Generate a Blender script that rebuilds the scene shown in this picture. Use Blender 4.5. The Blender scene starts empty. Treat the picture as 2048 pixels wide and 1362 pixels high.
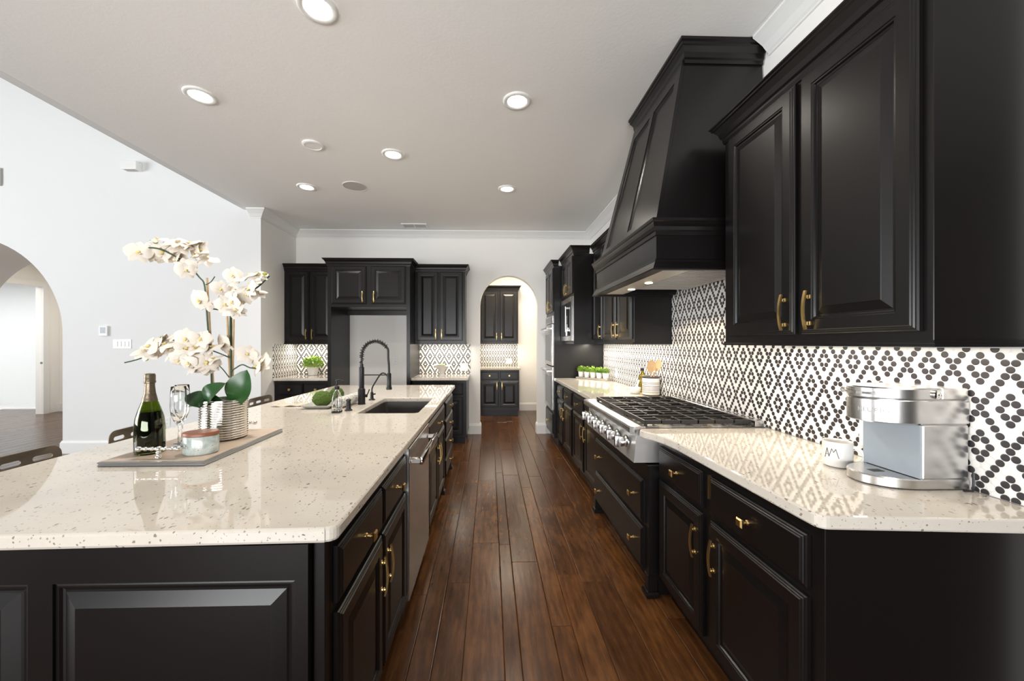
import bpy, bmesh, math, random
from mathutils import Vector, Matrix
S = bpy.context.scene
C = S.collection
R = random.Random(7)
PI = math.pi

# ------------------------------------------------------------------ camera, world, big lights, exposure
cd = bpy.data.cameras.new('camera'); cam = bpy.data.objects.new('camera', cd); C.objects.link(cam)
cam.location = (0, 0, 1.386); cam.rotation_euler = (PI/2, 0, -math.atan(20.5/765))
cd.sensor_width = 36; cd.lens = 765/2048*36; cd.shift_x = 24.5/2048; cd.shift_y = 5/2048; cd.clip_start = .02
S.camera = cam
W = bpy.data.worlds.new('World'); S.world = W; W.use_nodes = True
W.node_tree.nodes['Background'].inputs[0].default_value = (.93, .97, 1, 1)
W.node_tree.nodes['Background'].inputs[1].default_value = .15
S.view_settings.view_transform = 'Standard'; S.view_settings.look = 'None'
S.view_settings.gamma = 1; S.view_settings.exposure = 1.02; S.view_settings.use_curve_mapping = False
try:
    S.cycles.use_denoising = True; S.cycles.max_bounces = 12; S.cycles.caustics_reflective = False; S.cycles.caustics_refractive = False
    S.cycles.sample_clamp_indirect = 6
except Exception: pass

def area(name, loc, rot, sx, sy, power, col=(1, 1, 1)):
    l = bpy.data.lights.new(name, 'AREA'); l.shape = 'RECTANGLE'; l.size = sx; l.size_y = sy; l.energy = power; l.color = col
    o = bpy.data.objects.new(name, l); C.objects.link(o); o.location = loc; o.rotation_euler = rot
    return o
# assumed daylight from the left: added area light, no living-room window built
area('living_assumed_daylight', (-9.9, -.6, 2.2), (0, -PI/2-.25, 0), 3.2, 5.4, 340, (.95, .98, 1))
area('rear_fill_light', (-1.2, -3.4, 1.5), (PI/2+.45, 0, 0), 4.6, 2.0, 265, (.97, .985, 1))  # added fill, tilted up to brighten the ceiling; rear wall has no window
area('bedroom_area_light', (-10.4, 6.6, 2.75), (0, 0, 0), 2.4, 2.4, 52, (.95, .98, 1))  # added area panel below the bedroom ceiling, facing down; no lamp built
area('pantry_assumed_light', (.4, 6.7, 2.95), (0, 0, 0), .5, .5, 22, (1, .86, .68))  # assumed pantry light: bare area light without a fixture
area('hall_added_light', (-7.2, 7.0, 2.92), (0, 0, 0), .6, .6, 14, (1, .9, .78))  # added to light the hall; area light only, no ceiling fixture built

# ------------------------------------------------------------------ materials
def newmat(name):
    m = bpy.data.materials.new(name); m.use_nodes = True
    nt = m.node_tree; b = nt.nodes['Principled BSDF']
    return m, nt, b
def N(nt, t, **kw):
    n = nt.nodes.new(t)
    for k, v in kw.items(): setattr(n, k, v)
    return n
def math_(nt, op, a, b=None, c=None, clamp=False):
    n = nt.nodes.new('ShaderNodeMath'); n.operation = op; n.use_clamp = clamp
    for i, v in enumerate((a, b, c)):
        if v is None: continue
        if isinstance(v, (int, float)): n.inputs[i].default_value = v
        else: nt.links.new(v, n.inputs[i])
    return n.outputs[0]
def mixc(nt, f, a, b):
    n = nt.nodes.new('ShaderNodeMix'); n.data_type = 'RGBA'
    for i, v in ((0, f), (6, a), (7, b)):
        if isinstance(v, (int, float)): n.inputs[i].default_value = v
        elif isinstance(v, tuple): n.inputs[i].default_value = v if len(v) == 4 else v+(1,)
        else: nt.links.new(v, n.inputs[i])
    return n.outputs[2]
def noise(nt, vec, scale, detail=3, rough=.5, dist=0):
    n = nt.nodes.new('ShaderNodeTexNoise'); n.inputs['Scale'].default_value = scale; n.inputs['Detail'].default_value = detail
    n.inputs['Roughness'].default_value = rough; n.inputs['Distortion'].default_value = dist
    if vec is not None: nt.links.new(vec, n.inputs['Vector'])
    return n.outputs['Fac']
def ramp(nt, fac, stops):
    n = nt.nodes.new('ShaderNodeValToRGB'); e = n.color_ramp.elements
    while len(e) < len(stops): e.new(.5)
    for el, (p, c) in zip(e, stops): el.position = p; el.color = (c+(1,)) if len(c) == 3 else c
    nt.links.new(fac, n.inputs[0]); return n.outputs[0]
def mapping(nt, src, scale):
    n = nt.nodes.new('ShaderNodeMapping'); n.inputs['Scale'].default_value = scale; nt.links.new(src, n.inputs[0]); return n.outputs[0]
def bump(nt, b, h, strength, dist=.002):
    n = nt.nodes.new('ShaderNodeBump'); n.inputs['Strength'].default_value = strength; n.inputs['Distance'].default_value = dist
    nt.links.new(h, n.inputs['Height']); nt.links.new(n.outputs[0], b.inputs['Normal'])
def obco(nt): return N(nt, 'ShaderNodeTexCoord').outputs['Object']
def uvco(nt): return N(nt, 'ShaderNodeTexCoord').outputs['UV']
def plain(name, col, rough=.5, metal=0, spec=.5, ns=None, nb=.1, var=0, **kw):
    """plain surface with slight procedural tone and relief variation"""
    m, nt, b = newmat(name)
    b.inputs['Base Color'].default_value = col+(1,); b.inputs['Roughness'].default_value = rough
    b.inputs['Metallic'].default_value = metal; b.inputs['Specular IOR Level'].default_value = spec
    for k, v in kw.items(): b.inputs[k.replace('_', ' ')].default_value = v
    if ns:
        f = noise(nt, obco(nt), ns, 4)
        if nb: bump(nt, b, f, nb)
        if var:
            c2 = tuple(min(1, x*(1-var)) for x in col)
            nt.links.new(mixc(nt, f, col, c2), b.inputs['Base Color'])
    return m

M = {}
M['wall'] = plain('wall_paint', (.86, .845, .81), .75, ns=180, nb=.12)
M['reflection_dim'] = plain('taupe_reflection_dimmer', (.14, .125, .11), .8, ns=180, nb=.12)  # dark tone for unseen walls, chosen to cut reflections in the cabinets
M['livwall'] = plain('living_wall_paint', (.77, .775, .77), .75, ns=180, nb=.12)
M['ceil'] = plain('ceiling_paint', (.87, .86, .84), .85, ns=55, nb=.35)
M['trim'] = plain('trim_paint', (.80, .80, .78), .45, ns=40, nb=.02)
M['brass'] = plain('brushed_brass', (.72, .50, .20), .28, 1, ns=90, nb=.04)
M['chrome'] = plain('polished_nickel', (.80, .78, .74), .08, 1, ns=20, nb=.01)
M['black'] = plain('matte_black_metal', (.012, .012, .013), .38, .3, ns=60, nb=.03)
M['iron'] = plain('cast_iron', (.035, .033, .032), .36, .4, ns=200, nb=.12)
M['gun'] = plain('gunmetal_stool', (.44, .36, .27), .30, .65, ns=14, nb=.03, var=.3)
M['white_plastic'] = plain('white_plastic', (.82, .82, .80), .35, ns=30, nb=.01)
M['grey_plastic'] = plain('grey_plastic', (.33, .37, .41), .4, ns=30, nb=.01)
M['dark'] = plain('dark_slot', (.02, .02, .02), .6, ns=30, nb=.02)
M['speaker'] = plain('speaker_grille', (.50, .48, .46), .8, ns=400, nb=.3)
M['ceramic'] = plain('white_ceramic', (.74, .72, .69), .18, ns=20, nb=.02)
M['woodlight'] = plain('light_wood', (.62, .42, .22), .5, ns=30, nb=.1, var=.3)
M['lidwood'] = plain('acacia_wood', (.30, .10, .045), .4, ns=25, nb=.05, var=.5)
M['bamboo'] = plain('bamboo_stake', (.58, .40, .22), .6, ns=40, nb=.1, var=.3)
M['stem'] = plain('orchid_stem', (.05, .10, .05), .5, ns=40, nb=.1, var=.4)
M['leaf'] = plain('orchid_leaf', (.025, .095, .02), .3, ns=12, nb=.1, var=.4)
M['petal'] = plain('orchid_petal', (.78, .71, .62), .6, ns=30, nb=.1, var=.07, Subsurface_Weight=.0)
M['lip'] = plain('orchid_lip', (.85, .70, .25), .6, ns=40, nb=.1, var=.2)
M['bud'] = plain('orchid_bud', (.42, .42, .06), .5, ns=40, nb=.1, var=.4)
M['green'] = plain('bright_foliage', (.34, .55, .07), .5, ns=40, nb=.1, var=.5)
M['green2'] = plain('blue_green_foliage', (.10, .24, .13), .5, ns=40, nb=.1, var=.5)
M['soil'] = plain('soil', (.03, .022, .015), .9, ns=80, nb=.6)
M['greywood'] = plain('weathered_grey_wood', (.42, .38, .33), .7, ns=25, nb=.2, var=.4)
M['sinkstone'] = plain('dark_granite_sink', (.045, .040, .037), .4, ns=300, nb=.15, var=.5)
M['board'] = None
M['baffle'] = plain('steel_baffle', (.66, .63, .58), .38, .55, ns=20, nb=.01)
M['screen'] = plain('black_glass', (.012, .012, .014), .05, 0, .6, ns=5, nb=.004)
M['ovenglass'] = plain('oven_glass', (.02, .02, .022), .04, 0, .8, ns=5, nb=.004)
M['foil'] = plain('dark_gold_foil', (.24, .19, .13), .35, .8, ns=120, nb=.5, var=.6)
M['satinsteel'] = plain('satin_chrome', (.72, .71, .70), .22, 1, ns=40, nb=.01)
M['potsilver'] = plain('silver_pot_finish', (.86, .83, .78), .14, 1, ns=20, nb=.01)
M['wine'] = plain('dark_wine', (.010, .008, .004), .05, ns=8, nb=.01)
M['ink'] = plain('black_ink', (.02, .02, .02), .5, ns=50, nb=.02)
M['tan'] = plain('tan_napkin', (.55, .48, .38), .9, ns=150, nb=.4)
M['pewter'] = plain('pewter_edge', (.50, .49, .48), .3, 1, ns=60, nb=.1)
M['greytray'] = plain('grey_tray', (.42, .41, .39), .4, ns=30, nb=.05)
M['moss'] = plain('moss', (.10, .17, .025), .95, ns=90, nb=1.0, var=.7)

def cab_mat():
    m, nt, b = newmat('espresso_cabinet_paint')
    co = obco(nt)
    f = noise(nt, mapping(nt, co, (30, 30, 2.5)), 6, 5, .6)
    nt.links.new(mixc(nt, f, (.0040, .0033, .0033), (.0062, .0049, .0046)), b.inputs['Base Color'])
    b.inputs['Roughness'].default_value = .30; b.inputs['Specular IOR Level'].default_value = .36
    bump(nt, b, f, .05, .001)
    return m
M['cab'] = cab_mat()

def steel_mat():
    m, nt, b = newmat('brushed_stainless')
    f = noise(nt, mapping(nt, obco(nt), (3, 3, 160)), 4, 3, .6)
    nt.links.new(mixc(nt, f, (.66, .65, .64), (.56, .555, .55)), b.inputs['Base Color'])
    b.inputs['Metallic'].default_value = 1; b.inputs['Roughness'].default_value = .27
    bump(nt, b, f, .03, .001)
    return m
M['steel'] = steel_mat()
M['rangesteel'] = plain('range_front_steel', (.62, .60, .57), .36, .7, ns=60, nb=.02)
M['liner'] = plain('satin_hood_liner', (.70, .66, .60), .35, .55, ns=30, nb=.02)

def granite_mat():
    m, nt, b = newmat('speckled_white_granite')
    co = obco(nt)
    big = noise(nt, co, 5, 4, .6)
    base = mixc(nt, big, (.69, .64, .565), (.59, .55, .485))
    fine = noise(nt, co, 90, 3, .6)
    base = mixc(nt, math_(nt, 'MULTIPLY', fine, .30), base, (.50, .43, .35))
    for sc, thr, col, sz, an in ((75, .66, (.20, .16, .12), .30, (1, .5, 1)), (140, .66, (.27, .24, .21), .36, (1, .6, 1)), (40, .86, (.07, .05, .035), .15, (.6, 1, 1))):
        v = N(nt, 'ShaderNodeTexVoronoi'); v.inputs['Scale'].default_value = sc
        wob = N(nt, 'ShaderNodeVectorMath', operation='ADD')
        nz = N(nt, 'ShaderNodeTexNoise'); nz.inputs['Scale'].default_value = sc*1.7; nt.links.new(co, nz.inputs['Vector'])
        mv = N(nt, 'ShaderNodeVectorMath', operation='SCALE'); mv.inputs['Scale'].default_value = .6/sc; nt.links.new(nz.outputs['Color'], mv.inputs[0])
        nt.links.new(mapping(nt, co, an), wob.inputs[0]); nt.links.new(mv.outputs[0], wob.inputs[1])
        nt.links.new(wob.outputs[0], v.inputs['Vector'])
        sep = N(nt, 'ShaderNodeSeparateColor'); nt.links.new(v.outputs['Color'], sep.inputs[0])
        on = math_(nt, 'GREATER_THAN', sep.outputs[0], thr)
        size = math_(nt, 'MULTIPLY', sep.outputs[1], sz)
        inside = math_(nt, 'LESS_THAN', v.outputs['Distance'], size)
        base = mixc(nt, math_(nt, 'MULTIPLY', math_(nt, 'MULTIPLY', on, inside), .85), base, col)
    nt.links.new(base, b.inputs['Base Color'])
    b.inputs['Roughness'].default_value = .025; b.inputs['Specular IOR Level'].default_value = .6
    return m
M['granite'] = granite_mat()

def tile_mat():
    d = .1405/6
    m, nt, b = newmat('penny_tile_mosaic')
    sp = N(nt, 'ShaderNodeSeparateXYZ'); nt.links.new(uvco(nt), sp.inputs[0])
    u, v = sp.outputs[0], sp.outputs[1]
    hx, hz = d, d*math.sqrt(3)
    def lattice(off):
        cu = math_(nt, 'ADD', math_(nt, 'ROUND', math_(nt, 'SUBTRACT', math_(nt, 'DIVIDE', u, hx), off)), off)   # units of d
        cv = math_(nt, 'ADD', math_(nt, 'ROUND', math_(nt, 'SUBTRACT', math_(nt, 'DIVIDE', v, hz), off)), off)   # units of sqrt3 d
        du = math_(nt, 'SUBTRACT', u, math_(nt, 'MULTIPLY', cu, hx)); dv = math_(nt, 'SUBTRACT', v, math_(nt, 'MULTIPLY', cv, hz))
        dist = math_(nt, 'SQRT', math_(nt, 'ADD', math_(nt, 'MULTIPLY', du, du), math_(nt, 'MULTIPLY', dv, dv)))
        return dist, math_(nt, 'MULTIPLY', cu, 2), math_(nt, 'MULTIPLY', cv, 2)
    d1, a1, r1 = lattice(0); d2, a2, r2 = lattice(.5)
    pick = math_(nt, 'LESS_THAN', d2, d1)
    def sel(x, y): return math_(nt, 'ADD', math_(nt, 'MULTIPLY', y, pick), math_(nt, 'MULTIPLY', x, math_(nt, 'SUBTRACT', 1, pick)))
    dist, a, r = math_(nt, 'MINIMUM', d1, d2), sel(a1, a2), sel(r1, r2)
    s = math_(nt, 'PINGPONG', math_(nt, 'ADD', a, r), 6); t = math_(nt, 'PINGPONG', math_(nt, 'SUBTRACT', a, r), 6)
    mx = math_(nt, 'MAXIMUM', s, t)
    black = math_(nt, 'MAXIMUM', math_(nt, 'GREATER_THAN', mx, 5), math_(nt, 'LESS_THAN', math_(nt, 'ABSOLUTE', math_(nt, 'SUBTRACT', mx, 2)), .5))
    disc = N(nt, 'ShaderNodeMapRange'); nt.links.new(dist, disc.inputs[0])
    for i, x in ((1, d*.455), (2, d*.485), (3, 1), (4, 0)): disc.inputs[i].default_value = x
    f = noise(nt, uvco(nt), 60, 2)
    tone = mixc(nt, black, mixc(nt, f, (.87, .85, .82), (.82, .80, .77)), (.030, .026, .028))
    nt.links.new(mixc(nt, disc.outputs[0], (.76, .74, .71), tone), b.inputs['Base Color'])
    b.inputs['Roughness'].default_value = .35
    dome = N(nt, 'ShaderNodeMapRange'); nt.links.new(dist, dome.inputs[0])
    for i, x in ((1, d*.36), (2, d*.5), (3, 1), (4, 0)): dome.inputs[i].default_value = x
    bump(nt, b, dome.outputs[0], .5, .0012)
    return m
M['tile'] = tile_mat()

def floor_mat():
    m, nt, b = newmat('hand_scraped_hardwood')
    uv = uvco(nt)
    at = N(nt, 'ShaderNodeVertexColor'); at.layer_name = 'tone'
    sep = N(nt, 'ShaderNodeSeparateColor'); nt.links.new(at.outputs[0], sep.inputs[0])
    g = noise(nt, mapping(nt, uv, (1, .10, 1)), 70, 5, .65, .6)
    wav = N(nt, 'ShaderNodeTexWave', wave_type='BANDS', bands_direction='X'); wav.inputs['Scale'].default_value = 7
    wav.inputs['Distortion'].default_value = 9; wav.inputs['Detail'].default_value = 3; wav.inputs['Detail Scale'].default_value = 1.2
    nt.links.new(mapping(nt, uv, (1, .22, 1)), wav.inputs['Vector'])
    blot = noise(nt, mapping(nt, uv, (1, .5, 1)), 9, 3, .6)
    t = math_(nt, 'ADD', math_(nt, 'MULTIPLY', g, .36), math_(nt, 'MULTIPLY', wav.outputs['Fac'], .07))
    t = math_(nt, 'ADD', t, math_(nt, 'MULTIPLY', blot, .40))
    t = math_(nt, 'ADD', t, math_(nt, 'MULTIPLY', math_(nt, 'SUBTRACT', sep.outputs[0], .5), .13))
    col = ramp(nt, t, [(.12, (.018, .007, .0025)), (.38, (.068, .027, .009)), (.56, (.135, .055, .017)), (.80, (.26, .115, .038))])
    nt.links.new(col, b.inputs['Base Color'])
    rr = N(nt, 'ShaderNodeMapRange'); nt.links.new(blot, rr.inputs[0])
    rr.inputs[3].default_value = .16; rr.inputs[4].default_value = .30
    nt.links.new(rr.outputs[0], b.inputs['Roughness']); b.inputs['Specular IOR Level'].default_value = .4
    scr = noise(nt, mapping(nt, uv, (1, .12, 1)), 38, 2, .5)
    bump(nt, b, math_(nt, 'ADD', scr, math_(nt, 'MULTIPLY', g, .25)), .30, .002)
    return m
M['floor'] = floor_mat()

def stripes(name, base, rows, rough=.3):
    """horizontal bands at given heights in object z"""
    m, nt, b = newmat(name)
    sp = N(nt, 'ShaderNodeSeparateXYZ'); nt.links.new(obco(nt), sp.inputs[0]); z = sp.outputs[2]
    c = mixc(nt, noise(nt, obco(nt), 30), base, tuple(x*.95 for x in base))
    for z0, z1, col in rows:
        f = math_(nt, 'MULTIPLY', math_(nt, 'GREATER_THAN', z, z0), math_(nt, 'LESS_THAN', z, z1))
        c = mixc(nt, f, c, col)
    nt.links.new(c, b.inputs['Base Color']); b.inputs['Roughness'].default_value = rough
    return m
M['crock'] = stripes('striped_stoneware', (.80, .77, .72), [(.155, .171, (.05, .035, .03)), (.112, .117, (.12, .11, .10)), (.100, .104, (.12, .11, .10)),
    (.082, .087, (.14, .13, .12)), (.040, .079, (.52, .50, .49)), (.028, .032, (.14, .13, .12)), (0, .008, (.06, .045, .04))])
def board_mat():
    m, nt, b = newmat('washed_wood_board')
    f = noise(nt, mapping(nt, obco(nt), (4, 40, 4)), 5, 4, .6)
    nt.links.new(mixc(nt, f, (.56, .45, .35), (.42, .32, .24)), b.inputs['Base Color']); b.inputs['Roughness'].default_value = .55
    bump(nt, b, f, .1)
    return m
M['board'] = board_mat()
def marble_glass():
    m, nt, b = newmat('mottled_celadon_jar')
    co = obco(nt); f = noise(nt, co, 22, 5, .65, 1.2); sp = N(nt, 'ShaderNodeSeparateXYZ'); nt.links.new(co, sp.inputs[0])
    c = ramp(nt, f, [(.3, (.26, .32, .30)), (.55, (.46, .50, .47)), (.75, (.62, .63, .60))])
    v = N(nt, 'ShaderNodeTexVoronoi'); v.inputs['Scale'].default_value = 75; nt.links.new(co, v.inputs['Vector'])
    c = mixc(nt, math_(nt, 'MULTIPLY', math_(nt, 'LESS_THAN', v.outputs['Distance'], .16), math_(nt, 'GREATER_THAN', f, .55)), c, (.16, .17, .16))
    nt.links.new(c, b.inputs['Base Color']); b.inputs['Roughness'].default_value = .12
    return m
M['jar'] = marble_glass()
def towel_mat():
    m, nt, b = newmat('patterned_towel')
    f = noise(nt, obco(nt), 55, 3, .6)
    nt.links.new(ramp(nt, f, [(.38, (.30, .33, .36)), (.5, (.66, .64, .58)), (.7, (.74, .71, .64))]), b.inputs['Base Color'])
    b.inputs['Roughness'].default_value = .95; bump(nt, b, noise(nt, obco(nt), 300), .5)
    return m
M['towel'] = towel_mat()
def glass(name, col, rough=0, ior=1.45):
    m, nt, b = newmat(name)
    b.inputs['Base Color'].default_value = col+(1,); b.inputs['Transmission Weight'].default_value = 1
    b.inputs['Roughness'].default_value = rough; b.inputs['IOR'].default_value = ior
    return m
M['glass'] = glass('clear_glass', (.97, .98, .98)); M['bottleglass'] = glass('green_bottle_glass', (.27, .33, .07))
M['oilglass'] = glass('amber_oil_glass', (.35, .27, .02))
def emit(name, col, s):
    m, nt, b = newmat(name)
    b.inputs['Base Color'].default_value = (.9, .9, .9, 1); b.inputs['Emission Color'].default_value = col+(1,); b.inputs['Emission Strength'].default_value = s
    return m
M['lamp'] = emit('lamp_lens', (1, .93, .82), 6); M['hoodlamp'] = emit('hood_lamp_lens', (1, .82, .55), 8)
def carpet():
    m, nt, b = newmat('pale_tile_floor')
    br = N(nt, 'ShaderNodeTexBrick'); nt.links.new(obco(nt), br.inputs['Vector']); br.inputs['Scale'].default_value = 1
    br.offset = 0; br.inputs['Color1'].default_value = (.78, .76, .74, 1); br.inputs['Color2'].default_value = (.72, .70, .68, 1)
    br.inputs['Mortar'].default_value = (.50, .48, .46, 1); br.inputs['Mortar Size'].default_value = .012
    br.inputs['Brick Width'].default_value = .3; br.inputs['Row Height'].default_value = .3
    nt.links.new(br.outputs[0], b.inputs['Base Color']); b.inputs['Roughness'].default_value = .6
    return m
M['paletile'] = carpet()

# ------------------------------------------------------------------ mesh helpers
class MB:
    def __init__(s): s.bm = bmesh.new(); s.uv = None
    def box(s, x0, x1, y0, y1, z0, z1, b=0, seg=2):
        v = [s.bm.verts.new(p) for p in ((x0,y0,z0),(x1,y0,z0),(x1,y1,z0),(x0,y1,z0),(x0,y0,z1),(x1,y0,z1),(x1,y1,z1),(x0,y1,z1))]
        f = [s.bm.faces.new([v[i] for i in q]) for q in ((0,3,2,1),(4,5,6,7),(0,1,5,4),(1,2,6,5),(2,3,7,6),(3,0,4,7))]
        if b:
            e = list({e for q in f for e in q.edges})
            bmesh.ops.bevel(s.bm, geom=e, offset=b, segments=seg, affect='EDGES', profile=.5)
        return s
    def hexa(s, pts):
        v = [s.bm.verts.new(p) for p in pts]
        for q in ((0,3,2,1),(4,5,6,7),(0,1,5,4),(1,2,6,5),(2,3,7,6),(3,0,4,7)): s.bm.faces.new([v[i] for i in q])
        return s
    def loft(s, loops, cap0=True, cap1=True, cyc=True):
        vs = [[s.bm.verts.new(p) for p in l] for l in loops]
        for a, b in zip(vs, vs[1:]):
            n = len(a)
            for i in range(n if cyc else n-1):
                j = (i+1) % n
                try: s.bm.faces.new((a[i], a[j], b[j], b[i]))
                except ValueError: pass
        if cap0 and len(vs[0]) > 2: s.bm.faces.new(vs[0][::-1])
        if cap1 and len(vs[-1]) > 2: s.bm.faces.new(vs[-1])
        return s
    def lathe(s, prof, c=(0, 0), seg=24, sx=1, sy=1, cap0=True, cap1=True, mat=None):
        loops = []
        for r, z in prof:
            l = [Vector((c[0]+max(r, .0002)*sx*math.cos(2*PI*i/seg), c[1]+max(r, .0002)*sy*math.sin(2*PI*i/seg), z)) for i in range(seg)]
            loops.append([mat @ p for p in l] if mat else l)
        return s.loft(loops, cap0, cap1)
    def tube(s, pts, r, seg=8, sq=None):
        pts = [Vector(p) for p in pts]; n = len(pts); rs = r if isinstance(r, (list, tuple)) else [r]*n
        up = None; loops = []
        for i, p in enumerate(pts):
            t = (pts[min(i+1, n-1)]-pts[max(i-1, 0)]).normalized()
            if up is None: up = Vector((0, 0, 1)) if abs(t.z) < .9 else Vector((0, 1, 0))
            a = t.cross(up).normalized(); up = a.cross(t).normalized()
            if sq: loops.append([p+a*(i_*sq[0]/2)+up*(j_*sq[1]/2) for i_, j_ in ((-1,-1),(1,-1),(1,1),(-1,1))])
            else: loops.append([p+(a*math.cos(2*PI*k/seg)+up*math.sin(2*PI*k/seg))*rs[i] for k in range(seg)])
        return s.loft(loops)
    def ball(s, c, r, seg=12, sc=(1, 1, 1)):
        m = Matrix.Translation(c) @ Matrix.Diagonal((sc[0]*r, sc[1]*r, sc[2]*r, 1))
        bmesh.ops.create_uvsphere(s.bm, u_segments=seg, v_segments=max(6, seg//2+2), radius=1, matrix=m); return s
    def mold(s, path, prof, side=1, closed=False, caps=True):
        """sweep a profile (outward distance, z) along an XY path with mitred corners"""
        P = [Vector((p[0], p[1])) for p in path]; n = len(P); loops = []
        for i in range(n):
            d0 = (P[i]-P[i-1]).normalized() if (i > 0 or closed) else None
            d1 = (P[(i+1) % n]-P[i]).normalized() if (i < n-1 or closed) else None
            d0 = d0 or d1; d1 = d1 or d0
            n0 = Vector((d0.y, -d0.x))*side; n1 = Vector((d1.y, -d1.x))*side
            m = (n0+n1); m = m/max(m.dot(n0), .2)
            loops.append([Vector((P[i].x+m.x*d, P[i].y+m.y*d, z)) for d, z in prof])
        if closed: loops.append(loops[0])
        return s.loft(loops, caps and not closed, caps and not closed)
    def slab(s, outer, z0, z1, holes=(), r=.005):
        """counter slab with eased edges, outer CCW"""
        top = []
        prof = [(r, z1), (r*.35, z1-r*.3), (0, z1-r), (0, z0+r), (r*.6, z0)]
        def off(poly, d):
            out = []; n = len(poly)
            for i in range(n):
                a, b, c = Vector(poly[i-1]), Vector(poly[i]), Vector(poly[(i+1) % n])
                e0 = (b-a).normalized(); e1 = (c-b).normalized()
                n0 = Vector((-e0.y, e0.x)); n1 = Vector((-e1.y, e1.x)); m = n0+n1; m = m/max(m.dot(n0), .3)
                out.append((b.x+m.x*d, b.y+m.y*d))
            return out
        rings = []
        for poly in [outer]+[h for h in holes]:
            L = [[s.bm.verts.new((x, y, z)) for x, y in off(poly, d)] for d, z in prof]
            for a, b in zip(L, L[1:]):
                for i in range(len(a)):
                    j = (i+1) % len(a); s.bm.faces.new((a[j], a[i], b[i], b[j]))
            rings.append(L)
        for k in (0, -1):
            ed = []
            for L in rings:
                l = L[k]
                for i in range(len(l)):
                    e = s.bm.edges.get((l[i], l[(i+1) % len(l)])); ed.append(e)
            bmesh.ops.triangle_fill(s.bm, use_beauty=True, use_dissolve=False, edges=ed)
        return s
    def door(s, x0, x1, z0, z1, prof):
        s.loft([[Vector((x0+i, y, z0+i)), Vector((x1-i, y, z0+i)), Vector((x1-i, y, z1-i)), Vector((x0+i, y, z1-i))] for i, y in prof])
        return s
    def build(s, name, mat, parent=None, loc=(0, 0, 0), rz=0, smooth=None, mesh_only=False):
        bmesh.ops.recalc_face_normals(s.bm, faces=s.bm.faces)
        me = bpy.data.meshes.new(name); s.bm.to_mesh(me); s.bm.free()
        me.materials.append(mat)
        if smooth is not None:
            for p in me.polygons: p.use_smooth = True
            me.set_sharp_from_angle(angle=math.radians(smooth))
        if mesh_only: return me
        return link(name, me, parent, loc, rz)
def link(name, me, parent=None, loc=(0, 0, 0), rz=0):
    o = bpy.data.objects.new(name, me); C.objects.link(o); o.location = loc
    o.rotation_euler = rz if isinstance(rz, tuple) else (0, 0, rz)
    if parent: o.parent = parent
    return o
def tag(o, label, cat, group=None, kind=None):
    if label: o['label'] = label
    if cat: o['category'] = cat
    if group: o['group'] = group
    if kind: o['kind'] = kind
    return o
def thing(name, label, cat, loc=(0, 0, 0), rz=0, group=None):
    o = bpy.data.objects.new(name, None); C.objects.link(o); o.location = loc; o.rotation_euler = (0, 0, rz); o.empty_display_size = .1
    return tag(o, label, cat, group)
def struct(o): o['kind'] = 'structure'; return o
def copy_tree(o, loc, label=None, rz=None):
    c = o.copy(); C.objects.link(c); c.location = loc
    if rz is not None: c.rotation_euler = (0, 0, rz)
    if label: c['label'] = label
    for ch in list(o.children):
        d = ch.copy(); C.objects.link(d); d.parent = c
        for g in list(ch.children):
            e = g.copy(); C.objects.link(e); e.parent = d
    return c

# ------------------------------------------------------------------ setting
CZ = 3.08; XW = 1.55; YB = 5.84; XL = -2.91; YL = 4.95; XE = -3.04
def floor_build():
    mb = MB(); bm = mb.bm; uvl = bm.loops.layers.uv.new('UVMap'); cl = bm.loops.layers.color.new('tone')
    x = -10.2; ws = [.075, .13, .18, .13, .10, .165]; k = 0; g = .0012
    while x < 4.2:
        w = ws[(k*5+R.randrange(2)) % 6]; k += 1
        y = -3.3-R.random()*1.2
        while y < 8.2:
            L = .5+R.random()*1.3; y1 = min(y+L, 8.3)
            c = R.random(); c2 = R.random(); ou, ov = R.random()*20, R.random()*20
            lo = [[(x, y, -.004), (x+w, y, -.004), (x+w, y1, -.004), (x, y1, -.004)],
                  [(x+g, y+g, -.0015), (x+w-g, y+g, -.0015), (x+w-g, y1-g, -.0015), (x+g, y1-g, -.0015)],
                  [(x+3.2*g, y+2.5*g, 0), (x+w-3.2*g, y+2.5*g, 0), (x+w-3.2*g, y1-2.5*g, 0), (x+3.2*g, y1-2.5*g, 0)]]
            vs = [[bm.verts.new(p) for p in l] for l in lo]
            fs = [bm.faces.new((a[i], a[(i+1) % 4], b[(i+1) % 4], b[i])) for a, b in zip(vs, vs[1:]) for i in range(4)]
            fs.append(bm.faces.new(vs[2]))
            for f in fs:
                for lp in f.loops:
                    p = lp.vert.co; lp[uvl].uv = (p.x-x+ou, p.y-y+ov); lp[cl] = (c, c2, 0, 1)
            y = y1
        x += w
    me = bpy.data.meshes.new('floor'); bm.to_mesh(me); bm.free(); me.materials.append(M['floor'])
    return struct(link('floor', me))
floor_build()
struct(MB().box(-10.3, 4.3, -3.7, -3.5, -.01, 6.2).build('wall_rear', M['reflection_dim']))
struct(MB().box(-10.4, -10.2, -3.5, YL, -.01, 6.2).build('wall_living_side', M['livwall']))
struct(MB().box(4.2, 4.3, -3.5, 2.3, -.01, CZ).build('wall_side_room', M['reflection_dim']))
struct(MB().box(XW+.121, 4.2, 2.2, 2.3, -.01, CZ).build('wall_side_room_end', M['wall']))
struct(MB().box(-13, -8.74, 4.0, 9, -.05, -.001).build('floor_pale', M['paletile']))
struct(MB().box(-10.2, 4.3, -3.5, 8.3, -.08, -.0045).build('floor_subfloor', M['dark']))
struct(MB().box(XE, 4.3, -.8, YB+.15, CZ, CZ+.12).build('ceiling', M['ceil']))
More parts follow.
